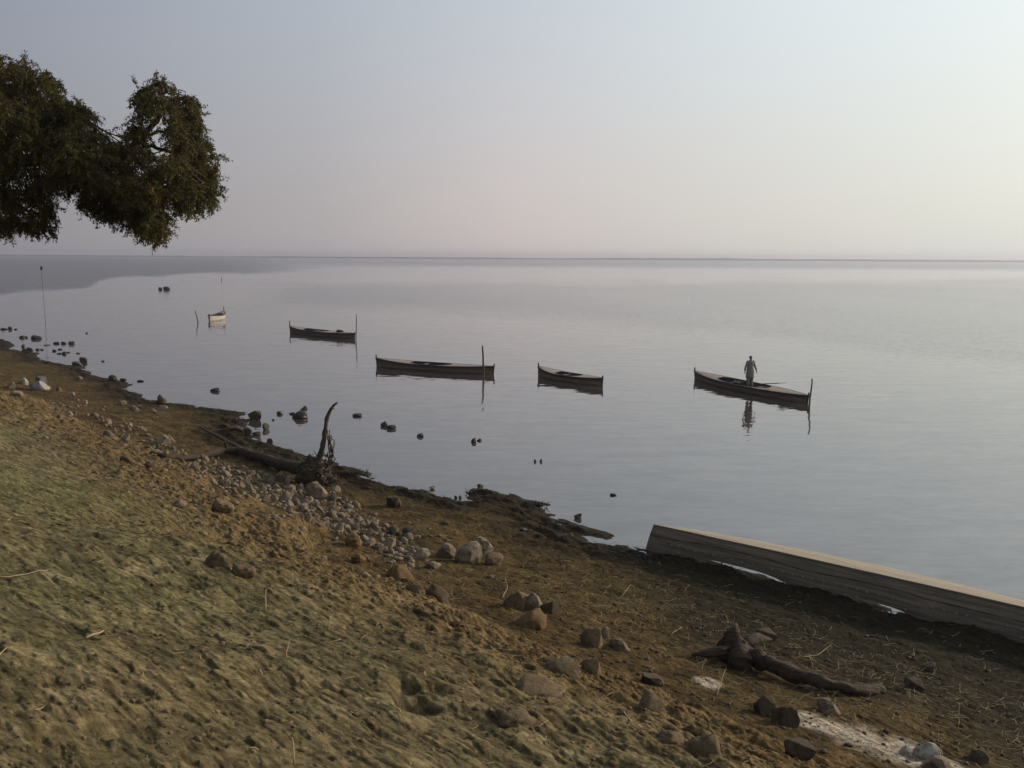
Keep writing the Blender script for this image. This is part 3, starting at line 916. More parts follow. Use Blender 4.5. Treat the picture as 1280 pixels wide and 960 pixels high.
# ------------------------------------------------------------------ the man standing in the boat
def build_person(pos, rz):
    root = empty('person', pos, rz)
    tag(root, 'person in a loose grey tunic and trousers standing barefoot in the right boat, arms hanging', 'person')
    V = []; E = []; RAD = []
    def add(p, r, par=None):
        V.append(p); RAD.append(r)
        if par is not None: E.append((par, len(V) - 1))
        return len(V) - 1
    pel = add((0, 0, 0.90), (0.125, 0.095))
    sp = add((0, 0.01, 1.08), (0.115, 0.085), pel)
    ch = add((0, 0.01, 1.26), (0.135, 0.095), sp)
    ub = add((0, 0.015, 1.36), (0.10, 0.075), ch)
    nk = add((0, 0.005, 1.43), (0.052, 0.055), ub)
    jw = add((0, -0.012, 1.49), (0.058, 0.070), nk)
    hd = add((0, -0.005, 1.565), (0.072, 0.090), jw)
    tp_ = add((0, 0.005, 1.635), (0.056, 0.07), hd)
    for s, el, wr in ((-1, (-0.27, 0.02, 1.09), (-0.33, -0.02, 0.87)), (1, (0.29, 0.05, 1.12), (0.335, -0.05, 0.91))):
        sh = add((s * 0.165, 0.012, 1.355), (0.062, 0.062), ub)
        e = add(el, (0.042, 0.042), sh)
        w = add(wr, (0.028, 0.024), e)
        pm_ = add((wr[0] + s * 0.012, wr[1] - 0.015, wr[2] - 0.075), (0.02, 0.038), w)
        for k, (oy, ln) in enumerate(((-0.03, 0.07), (-0.010, 0.08), (0.010, 0.075), (0.028, 0.058))):
            f1 = add((wr[0] + s * 0.016, wr[1] - 0.015 + oy, wr[2] - 0.105), (0.009, 0.009), pm_)
            f2 = add((wr[0] + s * 0.010, wr[1] - 0.020 + oy * 1.05, wr[2] - 0.105 - ln * 0.55), (0.0085, 0.0085), f1)
            add((wr[0] - s * 0.004, wr[1] - 0.027 + oy * 1.05, wr[2] - 0.105 - ln), (0.0075, 0.0075), f2)
        t1 = add((wr[0] + s * 0.005, wr[1] - 0.055, wr[2] - 0.055), (0.011, 0.011), w)
        add((wr[0] - s * 0.002, wr[1] - 0.072, wr[2] - 0.095), (0.009, 0.009), t1)
    for s in (-1, 1):
        hp = add((s * 0.09, 0, 0.84), (0.088, 0.088), pel)
        kn = add((s * 0.10, -0.015, 0.47), (0.056, 0.06), hp)
        cf = add((s * 0.105, 0.012, 0.32), (0.05, 0.055), kn)
        an = add((s * 0.105, 0.015, 0.085), (0.033, 0.036), cf)
        bl = add((s * 0.115, -0.09, 0.035), (0.042, 0.03), an)
        add((s * 0.122, -0.165, 0.022), (0.036, 0.018), bl)
        add((s * 0.103, 0.055, 0.03), (0.03, 0.026), an)
    me = bpy.data.meshes.new('body_base'); me.from_pydata(V, E, [])
    tmp = bpy.data.objects.new('body_tmp', me); COL.objects.link(tmp)
    sk = tmp.modifiers.new('skin', 'SKIN'); sk.use_smooth_shade = True
    sd = tmp.modifiers.new('sub', 'SUBSURF'); sd.levels = 2; sd.render_levels = 2
    for i, d in enumerate(me.skin_vertices[0].data):
        r_ = RAD[i]; d.radius = r_ if isinstance(r_, tuple) else (r_, r_)
        d.use_root = (i == 0)
    dg = bpy.context.evaluated_depsgraph_get(); dg.update()
    bm_ = bpy.data.meshes.new_from_object(tmp.evaluated_get(dg))
    bpy.data.objects.remove(tmp)
    # nose, ears, brow pulled out of the head surface
    for v in bm_.vertices:
        x, y, z = v.co
        if z > 1.47:
            f = math.exp(-((x / 0.014) ** 2 + ((z - 1.545) / 0.02) ** 2)) if y < -0.05 else 0
            v.co.y -= 0.02 * f
            e = math.exp(-(((y - 0.005) / 0.016) ** 2 + ((z - 1.555) / 0.025) ** 2)) if abs(x) > 0.045 else 0
            v.co.x += math.copysign(0.012 * e, x)
    body = bpy.data.objects.new('body', bm_); COL.objects.link(body); body.parent = root
    bm_.materials.clear(); bm_.materials.append(M_SKIN)
    bm_.polygons.foreach_set('use_smooth', [True] * len(bm_.polygons))
    for s in (-1, 1):
        ey = MB(); ey.tube([(s * 0.03, -0.090, 1.563), (s * 0.03, -0.096, 1.563), (s * 0.03, -0.099, 1.563)], [0.011, 0.009, 0.003], 8)
        ey.build('eye', M_HAIR, root)
    mo = MB(); mo.tube([(-0.022, -0.072, 1.502), (0, -0.080, 1.503), (0.022, -0.072, 1.502)], [0.003, 0.005, 0.003], 6)
    mo.build('mouth', M_SKIN, root)
    # hair: a cap over crown and back of the head
    hr = MB(); rows = []
    for i in range(9):
        th = i / 8 * 1.75
        row = []
        for k in range(24):
            ph = 2 * math.pi * k / 24
            front = max(0, -math.sin(ph))
            t2 = th * (1 - 0.38 * front)
            row.append((0.086 * math.sin(t2) * math.cos(ph), 0.002 + 0.108 * math.sin(t2) * math.sin(ph), 1.575 + 0.107 * math.cos(t2)))
        rows.append(row)
    hr.grid(rows, close=True); hr.build('hair', M_HAIR, root)
    # tunic
    tu = MB(); rows = []
    prof = [(1.435, .060, .062), (1.405, .105, .080), (1.365, .185, .100), (1.31, .195, .120), (1.2, .178, .130), (1.05, .178, .135), (0.9, .205, .150), (0.75, .222, .158), (0.6, .232, .165), (0.47, .238, .172), (0.465, .225, .160), (0.7, .20, .14)]
    for j, (z, a, b) in enumerate(prof):
        row = []
        for k in range(36):
            ph = 2 * math.pi * k / 36
            fold = 1 + 0.045 * math.sin(ph * 7 + j * 0.4) * max(0, (1.05 - z)) / 0.5 + 0.015 * math.sin(ph * 3 + z * 11)
            row.append((a * fold * math.cos(ph), 0.008 + b * fold * math.sin(ph), z))
        rows.append(row)
    tu.grid(rows, close=True); tunic = tu.build('tunic', M_CLOTH, root)
    for s, el, wr in ((-1, (-0.27, 0.02, 1.09), (-0.33, -0.02, 0.87)), (1, (0.29, 0.05, 1.12), (0.335, -0.05, 0.91))):
        sl = MB()
        a0 = Vector((s * 0.135, 0.012, 1.375)); e0 = Vector(el); w0 = Vector(wr)
        pts = [a0, a0.lerp(e0, .2) + Vector((s * 0.02, 0, 0.01)), a0.lerp(e0, .6), e0, e0.lerp(w0, .5), w0.lerp(e0, 0.05)]
        sl.tube(pts, [0.075, 0.076, 0.068, 0.062, 0.056, 0.052], 14)
        sl.build('sleeve', M_CLOTH, tunic)
    tr = MB()
    for s in (-1, 1):
        tr.tube([(s * 0.09, 0, 0.80), (s * 0.10, -0.01, 0.5), (s * 0.108, 0.01, 0.3), (s * 0.108, 0.012, 0.14), (s * 0.106, 0.012, 0.10)], [0.105, 0.098, 0.094, 0.088, 0.07], 16)
    tr.build('trousers', M_CLOTH, root)
    return root
mp_ = Vector(at_z(937, 483.2, 0.40))
build_person(mp_, R(15))

# ------------------------------------------------------------------ the overturned boat on the shore
random.seed(21)
def overturned():
    A = Vector(at_z(806.5, 687, 0.0)); B0 = Vector(at_z(1280, 803, 0.02))
    ax = (B0 - A); ax.z = 0
    Lv = ax.length; ax.normalize()
    nrm = Vector((ax.y, -ax.x, 0))
    if nrm.y > 0: nrm = -nrm                     # towards the bank (the viewer's side)
    L = Lv * 1.22
    root = empty('overturned_boat', (A.x, A.y, 0), math.atan2(ax.y, ax.x))
    tag(root, 'long overturned wooden boat with a row of nail heads lying along the water edge', 'boat')
    sgn = 1.0 if (Vector((-ax.y, ax.x, 0)) - nrm).length < 1e-3 else -1.0    # local +y is 90 deg left of ax
    n = 60
    def low(s):   # clearance of the lower edge above the mud
        return -0.03 + 0.19 * math.exp(-((s - 2.5) / 1.3) ** 4) + 0.13 * math.exp(-((s - 5.6) / 0.9) ** 4)
    def hh(s):
        return 0.69 + 0.04 * math.sin(math.pi * s / L)      # height of the upper edge above the mud
    def wid(s):
        return 0.05 + 0.78 * math.sin(math.pi * min(1.0, max(0.0, s / L * 0.98 + 0.01))) ** 0.75
    face = MB(); rows = []
    for i in range(n + 1):
        s = L * i / n
        lean = 0.26 * (1 - i / n * 0.2)
        z0 = low(s); z1 = hh(s)
        bul = 0.05 * math.sin(math.pi * i / n)
        ro = []
        for k in range(7):
            t = k / 6
            ro.append((s + (0.2 if i == 0 else 0.2 * max(0, 1 - s / 1.0)) * t, -sgn * (-(bul + 0.03 * math.sin(math.pi * t)) + 0.05 * t), z0 + (z1 - z0) * t))
        ri = [(x, y - sgn * 0.045, z) for (x, y, z) in ro[::-1]]
        rows.append(ro + ri)
    face.grid(rows, close=True)
    face.f.append(tuple(range(14))); face.f.append(tuple(range(n * 14, n * 14 + 14)))
    topm = MB(); rows = []; lowm = MB(); rowl = []
    for i in range(n + 1):
        s = L * i / n
        x = s + 0.2 * max(0, 1 - s / 1.0)
        z0 = low(s); z1 = hh(s)
        bul = 0.05 * math.sin(math.pi * i / n)
        y0 = -sgn * (-bul + 0.05 - 0.012)
        y1 = y0 - sgn * wid(s)
        zz = z1 + 0.004; zf = z1 - 0.02 - 0.08 * wid(s)
        rows.append([(x, y0, zz), (x, (y0 + y1) / 2, (zz + zf) / 2 + 0.015), (x, y1, zf), (x, y1, zf - 0.04), (x, (y0 + y1) / 2, (zz + zf) / 2 - 0.03), (x, y0, zz - 0.045)])
        yb = sgn * bul - sgn * 0.05
        yl = yb - sgn * min(wid(s), 0.42) * 0.9
        rowl.append([(s, yb, z0 + 0.01), (s, yl, z0 + 0.10), (s, yl, z0 + 0.14), (s, yb, z0 + 0.05)])
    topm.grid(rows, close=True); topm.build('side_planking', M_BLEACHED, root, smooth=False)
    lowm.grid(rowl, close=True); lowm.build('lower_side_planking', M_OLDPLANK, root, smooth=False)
    for fr, hgt in ((0.985, 0.03),):
        st = MB(); rows = []
        for i in range(n + 1):
            s = L * i / n
            z = hh(s) * fr
            bul = 0.05 * math.sin(math.pi * i / n) + 0.03 * math.sin(math.pi * fr)
            yy = sgn * (bul - 0.05 * fr)
            x = s + 0.2 * max(0, 1 - s) * fr
            rows.append([(x, yy - sgn * 0.01, z - hgt), (x, yy + sgn * (0.016 if fr > .9 else 0.007), z - hgt), (x, yy + sgn * (0.016 if fr > .9 else 0.007), z), (x, yy - sgn * 0.01, z)])
        st.grid(rows, close=True)
        st.build('batten', M_OLDPLANK, root, smooth=False)
    nplank = len(face.f); seams = []
    s = 0.35
    while s < L - 0.1:
        for fr in ((0.40,) if random.random() < 0.75 else (0.40, 0.16)):
            z = hh(s) * (fr + random.gauss(0, 0.008))
            bul = 0.05 * math.sin(math.pi * s / L) + 0.03 * math.sin(math.pi * fr)
            yy = sgn * (bul - 0.05 * fr)
            r_ = random.uniform(0.02, 0.034)
            face.tube([(s, yy - sgn * 0.02, z), (s, yy + sgn * 0.012, z), (s, yy + sgn * 0.022, z)], [r_, r_, r_ * 0.5], 6)
        s += random.uniform(0.20, 0.28)
    for fr in (0.62,):          # open seams between the planks
        sm_ = []
        for i in range(n + 1):
            s = L * i / n
            zz_ = low(s) + (hh(s) - low(s)) * fr; t_ = fr
            bul = 0.05 * math.sin(math.pi * i / n)
            yy = sgn * (bul + 0.03 * math.sin(math.pi * t_) - 0.05 * t_)
            x = s + 0.2 * max(0, 1 - s) * fr
            hw_ = 0.006 + 0.004 * math.sin(i * 1.7)
            sm_.append([(x, yy - sgn * 0.01, zz_ - hw_), (x, yy + sgn * 0.004, zz_ - hw_), (x, yy + sgn * 0.004, zz_ + hw_), (x, yy - sgn * 0.01, zz_ + hw_)])
        nseam0 = len(face.f); face.grid(sm_, close=True); seams.append((nseam0, len(face.f)))
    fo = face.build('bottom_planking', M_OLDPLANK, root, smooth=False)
    fo.data.materials.append(M_NAIL); fo.data.materials.append(M_SEAM)
    for k, p in enumerate(fo.data.polygons):
        p.material_index = 2 if any(a <= k < b for a, b in seams) else (1 if k >= nplank else 0)
    return root
overturned()

# ------------------------------------------------------------------ fallen tree with upturned roots
random.seed(5)
def gp_(px, py, dz=0.0):
    p = at_ground(px, py); p.z += dz
    return p
def fallen():
    base = gp_(393, 606)
    root = empty('fallen_tree', base)
    tag(root, 'fallen dead tree lying along the beach with upturned roots and one tall curved root', 'fallen tree')
    def l(p): return Vector(p) - base
    yb = base.y
    def at_y(px, py, dy=0): return Vector(at_depth(px, py, yb + dy))
    spine = [at_y(397, 586, 0.25), at_y(378, 586, 0.5), gp_(350, 588, 0.2), gp_(325, 578, 0.2), gp_(300, 571, 0.2), gp_(278, 569, 0.16), gp_(255, 575, 0.14), gp_(230, 577, 0.10), gp_(205, 572, 0.06), gp_(190, 568, 0.03)]
    fine = []
    for a, b in zip(spine[:-1], spine[1:]):
        fine += wob(a, b, 3, 0.025)[:-1]
    fine.append(spine[-1])
    n = len(fine)
    tm = MB(); tm.tube([l(p) for p in fine], [0.24 - 0.17 * (i / (n - 1)) ** 0.8 for i in range(n)], 14)
    roughen(tm.build('trunk', M_DRIFTDARK, root), 0.04, 5)
    br = MB()
    f2 = wob(fine[9], gp_(285, 557, 0.14), 4, 0.02) + wob(gp_(270, 548, 0.13), gp_(250, 537, 0.1), 3, 0.02)
    br.tube([l(p) for p in f2], [0.11 - 0.075 * i / (len(f2) - 1) for i in range(len(f2))], 8)
    br.build('branch', M_DRIFT, root)
    br2 = MB()
    f3 = wob(fine[14], fine[14] + Vector((-0.1, -0.05, 0.38)), 3, 0.03)
    br2.tube([l(p) for p in f3], [0.08, 0.07, 0.06, 0.03], 7); br2.build('branch', M_DRIFTDARK, root)
    # the tall curved root
    rm = MB()
    pr = [at_y(392, 592, 0.1), at_y(398, 575), at_y(403, 560), at_y(405, 548), at_y(407, 535), at_y(409, 522), at_y(413, 512), at_y(418, 506), at_y(422, 502.5)]
    f4 = []
    for a, b in zip(pr[:-1], pr[1:]):
        f4 += wob(a, b, 2, 0.008)[:-1]
    f4.append(pr[-1])
    rm.tube([l(p) for p in f4], [0.14, 0.13, 0.115, 0.10, 0.09, 0.082, 0.078, 0.075, 0.07, 0.066, 0.062, 0.055, 0.05, 0.045, 0.038, 0.03, 0.018][:len(f4)], 8)
    for (i0, dx, dz) in ((5, 0.10, 0.16), (9, -0.06, 0.13), (13, 0.07, -0.06)):
        q_ = f4[i0]
        rm.tube([l(q_), l(q_ + Vector((dx * .5, -.02, dz * .7))), l(q_ + Vector((dx, -.03, dz)))], [0.028, 0.02, 0.007], 6)
    roughen(rm.build('root', M_DRIFT, root), 0.03, 9)
    # root plate: a shaggy mass of roots and earth
    pl = bmesh.new(); bmesh.ops.create_icosphere(pl, subdivisions=4, radius=1)
    cc = at_y(394, 593, 0.05)
    for v in pl.verts:
        d_ = mnoise.fractal(v.co * 2.2, 1.0, 2.0, 4) * 0.35 + mnoise.noise(v.co * 6) * 0.12
        k = 1 + d_
        v.co = Vector((v.co.x * 0.58 * k - 0.14 * v.co.z, v.co.y * 0.42 * k, v.co.z * 0.56 * k))
        if v.co.z > 0: v.co.x *= 0.75
        v.co += l(cc)
    pm_ = bpy.data.meshes.new('root_plate'); pl.to_mesh(pm_); pl.free()
    for p in pm_.polygons: p.use_smooth = True
    pm_.materials.append(M_DRIFTDARK)
    po = bpy.data.objects.new('root_plate', pm_); COL.objects.link(po); po.parent = root
    rl = MB()
    for i in range(230):
        th = random.uniform(-0.9, 3.9); 
        st_ = cc + Vector((random.gauss(0.05, 0.18), random.uniform(-0.3, 0.2), random.gauss(0, 0.22)))
        dv = Vector((math.cos(th) * 0.7, random.gauss(-0.3, 0.4), math.sin(th))).normalized()
        ln = random.uniform(0.2, 0.65); pts = [st_]
        for k in range(6):
            dv = (dv + Vector((random.gauss(0, .3), random.gauss(0, .25), random.gauss(-0.06, .3)))).normalized()
            pts.append(pts[-1] + dv * ln / 6)
        r0 = random.uniform(0.012, 0.035)
        rl.tube([l(p) for p in pts], [r0 * (1 - 0.13 * k) for k in range(7)], 5)
    # a hanging loop of stringy roots beside the tall one
    for i in range(9):
        a = at_y(random.uniform(409, 413), random.uniform(536, 548), random.uniform(-.05, .05))
        b = at_y(random.uniform(407, 416), random.uniform(572, 585), random.uniform(-.1, .1))
        m_ = at_y(random.uniform(411, 418), random.uniform(552, 572), random.uniform(-.1, .1))
        pts = wob(a, m_, 4, 0.04) + wob(m_, b, 4, 0.05)[1:]
        rl.tube([l(p) for p in pts], 0.012 + 0.010 * random.random(), 5)
    rl.build('rootlets', M_DRIFT, root)
    return root
fallen()
def beach_log():
    base = gp_(918, 835)
    root = empty('driftwood_log', base)
    tag(root, 'dark driftwood log with a knotty stump end on the beach below the overturned boat', 'driftwood')
    def l(p): return Vector(p) - base
    sp = [gp_(905, 822, 0.22), gp_(930, 832, 0.2), gp_(960, 843, 0.18), gp_(1000, 857, 0.15), gp_(1040, 866, 0.11), gp_(1075, 868, 0.08), gp_(1102, 867, 0.04)]
    fine = []
    for a, b in zip(sp[:-1], sp[1:]): fine += wob(a, b, 5, 0.02)[:-1]
    fine.append(sp[-1]); n = len(fine)
    t_ = MB(); t_.tube([l(p) for p in fine], [(0.165 - 0.09 * i / (n - 1)) * random.uniform(0.88, 1.12) for i in range(n)], 16); roughen(t_.build('trunk', M_DRIFTDARK, root), 0.06, 5)
    s_ = MB()
    s_.tube([l(gp_(925, 838, 0.05)), l(gp_(920, 828, 0.25)), l(gp_(914, 826, 0.46)), l(gp_(917, 824, 0.56))], [0.20, 0.17, 0.12, 0.07], 14)
    s_.tube([l(gp_(925, 830, 0.3)), l(gp_(945, 822, 0.35)), l(gp_(962, 816, 0.24))], [0.10, 0.08, 0.03], 12)
    s_.tube([l(gp_(910, 828, 0.2)), l(gp_(885, 826, 0.12)), l(gp_(865, 822, 0.03))], [0.10, 0.07, 0.02], 12)
    roughen(s_.build('stump', M_DRIFTDARK, root), 0.09, 7)
beach_log()

# ------------------------------------------------------------------ stones
def rock_mesh(seed, m, sub=3, angular=0.5):
    rs = random.Random(seed)
    bm = bmesh.new(); bmesh.ops.create_icosphere(bm, subdivisions=sub, radius=1.0)
    off = Vector((rs.uniform(-50, 50), rs.uniform(-50, 50), rs.uniform(-50, 50)))
    planes = []
    for i in range(9):
        d = Vector((rs.gauss(0, 1), rs.gauss(0, 1), rs.gauss(0.2, 0.8))).normalized()
        planes.append((d, rs.uniform(0.5, 0.85)))
    rg = 2.2 if angular < 0.5 else 1.5
    for v in bm.verts:
        p = v.co.copy()
        k = 1 + 0.30 * mnoise.noise(p * 1.1 + off) + 0.10 * rg * mnoise.noise(p * 3.1 + off) + 0.05 * rg * mnoise.noise(p * 7 + off) + (0.06 * mnoise.noise(p * 15 + off) if rg > 1 else 0)
        p = p * k
        for d, h in planes:
            e = p.dot(d) - h
            if e > 0: p = p - d * e * (0.6 + 0.4 * angular)
        v.co = p
    # rest the unit rock on z = 0 with width 2, height 2
    xs = [v.co.x for v in bm.verts]; ys = [v.co.y for v in bm.verts]; zs = [v.co.z for v in bm.verts]
    for v in bm.verts:
        v.co = Vector(((v.co.x - (max(xs) + min(xs)) / 2) / (max(xs) - min(xs)), (v.co.y - (max(ys) + min(ys)) / 2) / (max(ys) - min(ys)), (v.co.z - min(zs)) / (max(zs) - min(zs))))
    me = bpy.data.meshes.new('rock'); bm.to_mesh(me); bm.free()
    me.polygons.foreach_set('use_smooth', [sub > 3] * len(me.polygons))
    me.materials.append(m)
    return me
VAR = {}
for key, m in (('stone', M_STONE), ('white', M_WHITE), ('tan', M_TAN), ('ochre', M_OCHRE), ('wet', M_WETROCK), ('dark', M_DRYDARK)):
    VAR[key] = [rock_mesh(hash(key) % 1 + i * 13 + len(key) * 101, m, 4 if key in ('tan', 'ochre', 'dark') else 3, 0.3 if key in ('tan', 'ochre') else 0.9) for i in range(6)]
# a unit cube's worth of rock per mesh: x,y in -0.5..0.5, z in 0..1
random.seed(77)
def rock(name, kind, px, py, wpx, hpx, label, group=None, cat=None, sink=0.22, z=None, deep=0.85, var=None):
    """px, py: middle of the foot; wpx, hpx: size in the photograph's pixels"""
    p = Vector(at_z(px, py, z)) if z is not None else at_ground(px, py)
    k = m_per_px(p)
    w = wpx * k; h = hpx * k
    o = bpy.data.objects.new(name, VAR[kind][random.randrange(6) if var is None else var])
    COL.objects.link(o)
    o.scale = (w * 1.05, w * deep, h * (1 + sink))
    o.location = (p.x, p.y + w * deep * 0.3, p.z - h * sink)
    o.rotation_euler = (random.gauss(0, 0.08), random.gauss(0, 0.08), random.uniform(-0.5, 0.5) + random.choice((0, math.pi)))
    tag(o, label, cat or name, group)
    return o
# in the water -------------------------------------------------------
G = 'dark rocks scattered in the shallows at far left'
far_l = 'small dark rock in the cluster of rocks scattered in the shallows at far left'
for (x, y, w, h) in ((4, 412, 8, 3), (12, 411.5, 5, 5), (19, 412, 4, 2), (27, 422.5, 7, 4), (33, 422.5, 3, 3), (28, 434, 5, 5), (30, 438, 6, 3), (36.5, 438, 7, 5), (46, 437.5, 5, 3), (52, 437.5, 4, 2),
        (69.5, 430, 7, 4), (79, 430, 7, 4), (89, 430, 7, 5), (68, 439, 5, 3), (75, 437, 5, 2), (73, 442.5, 6, 2), (79.5, 443, 6, 5), (85, 441, 4, 2), (97, 442, 5, 2), (58, 432, 7, 1.6)):
    rock('rock', 'wet', x, y, w, h * 0.7, far_l, G, 'rock', z=0)
rock('rock', 'wet', 45, 423.5, 15, 4, 'long flat dark rock in the far left shallows, longest of its cluster', G, 'rock', z=0)
rock('rock', 'wet', 104, 453, 9, 7, 'dark rock just off the far left shore beside a dark mud spit', None, 'rock', z=0)
rock('rock', 'wet', 95, 458, 13, 6, 'dark shoreline rock touching the far left mud spit', None, 'rock', z=0)
for (x, w) in ((200, 5), (208, 9)):
    rock('rock', 'wet', x, 362, w, 4 if w > 6 else 3, 'larger rock of the pair far out in the water under the hanging boughs' if w > 6 else 'smaller rock of the pair far out in the water under the hanging boughs', 'pair of rocks far out', 'rock', z=0)
rock('rock', 'wet', 128, 452, 4, 1.6, 'tiny dark rock alone in the water right of the mud spit at far left', None, 'rock', z=0)
rock('rock', 'wet', 108, 417, 3, 1.6, 'tiny dark speck of rock on open water right of the tall thin pole', None, 'rock', z=0)
rock('rock', 'dark', 140, 476, 11, 7, 'dark rounded rock on the tip of the muddy point at left', None, 'rock')
rock('rock', 'dark', 153, 477, 8, 4, 'low dark rock beside the rounded rock on the muddy point', None, 'rock')
rock('rock', 'wet', 175, 477, 8, 2, 'flat dark rock in the water just off the muddy point', None, 'rock', z=0)
rock('rock', 'dark', 200, 505, 13, 8, 'squat dark rock at the waterline carrying a smaller rock', None, 'rock', var=2)
_p = at_ground(200, 505)
o_ = rock('rock', 'wet', 199, 500, 7, 7, 'small dark rock standing on the squat rock at the waterline', None, 'rock', z=_p.z + 0.22)
rock('rock', 'wet', 268, 489.5, 12, 4, 'dark wedge of rock alone on the water in front of the smallest boat', None, 'rock', z=0)
rock('rock', 'dark', 319.5, 525, 17, 12, 'large round mossy boulder standing at the end of a mud spit', None, 'boulder', z=0.0, deep=0.9)
rock('rock', 'wet', 349.5, 518, 8, 4, 'small dark rock in the water right of the round mossy boulder', None, 'rock', z=0)
rock('rock', 'wet', 374, 523, 19, 9, 'broad dark rock in the water with a round stone on top', None, 'rock', z=0)
rock('rock', 'dark', 379, 516.5, 9, 9, 'round stone perched on the broad dark rock in the water', None, 'rock', z=0.10, sink=0.05)
rock('rock', 'wet', 364.5, 518, 8, 2.5, 'flat dark rock touching the left of the broad rock in the water', None, 'rock', z=0)
rock('rock', 'wet', 341, 525.5, 3, 2, 'tiny dark rock between the mossy boulder and the broad rock', None, 'rock', z=0)
rock('rock', 'wet', 332, 537, 9, 8, 'dark knobbly rock in the water below the round mossy boulder', None, 'rock', z=0)
rock('rock', 'wet', 305, 534, 9, 6, 'black rock at the waterline under the round mossy boulder', None, 'rock', z=0.02)
rock('rock', 'dark', 295, 542, 22, 9, 'broad brown rock in the cluster at the waterline below the mossy boulder', None, 'rock', z=0.05)
rock('rock', 'dark', 309, 544, 11, 10, 'upright brown rock right of the broad brown rock at the waterline', None, 'rock', z=0.05)
rock('rock', 'wet', 320, 544, 11, 4, 'flat black rock in the water beyond the upright brown rock', None, 'rock', z=0)
rock('rock', 'dark', 337, 556, 9, 8, 'brown rock at the water edge above the fallen trunk', None, 'rock', z=0.02)
rock('rock', 'dark', 281, 536, 10, 6, 'brown stone left of the broad brown rock at the waterline', None, 'rock', z=0.06)
rock('rock', 'wet', 446, 521, 12, 4, 'dark oblong rock in open water right of the tall curved root', None, 'rock', z=0)
rock('rock', 'wet', 480, 533, 9, 6, 'left of two touching rocks in open water below the longest boat', None, 'rock', z=0)
rock('rock', 'wet', 488.5, 536.5, 12, 5, 'right of two touching rocks in open water below the longest boat', None, 'rock', z=0)
rock('rock', 'wet', 525, 546, 8, 4, 'dark rock alone on the water below the thick mooring pole', None, 'rock', z=0)
rock('rock', 'wet', 592, 553, 7, 5, 'darker of two small rocks close together on open water in the middle', None, 'rock', z=0)
rock('rock', 'dark', 599, 551.5, 6, 3, 'paler of two small rocks close together on open water in the middle', None, 'rock', z=0)
for x in (669, 676):
    rock('rock', 'wet', x, 577.5, 3, 4, 'one of two tiny dark stones side by side on the water above the overturned boat', 'twin tiny stones', 'rock', z=0)
rock('rock', 'wet', 723, 648, 11, 6, 'dark rock in the water above the mud spit left of the overturned boat', None, 'rock', z=0)
rock('rock', 'wet', 767, 619.5, 8, 2.5, 'flat dark stone on open water nearest above the overturned boat end', None, 'rock', z=0)
rock('rock', 'wet', 600, 609, 8, 4, 'dark stone just off the tip of the weedy mud spit in the middle', None, 'rock', z=0)
for x, w in ((570, 4), (575, 4)):
    rock('rock', 'wet', x, 623, w, 4, 'one of two small stones in the puddle beside the weedy mud spit', 'small stones by the spit', 'rock', z=0)
rock('rock', 'wet', 540, 611, 8, 3, 'dark stone on the waterline left of the weedy mud spit', None, 'rock', z=0.02)
rock('rock', 'wet', 655, 665, 10, 5, 'dark stone beside the puddle behind the long mud spit', None, 'rock', z=0.05)
rock('rock', 'wet', 713, 672, 8, 5, 'dark stone at the end of the puddle behind the long mud spit', None, 'rock', z=0.03)
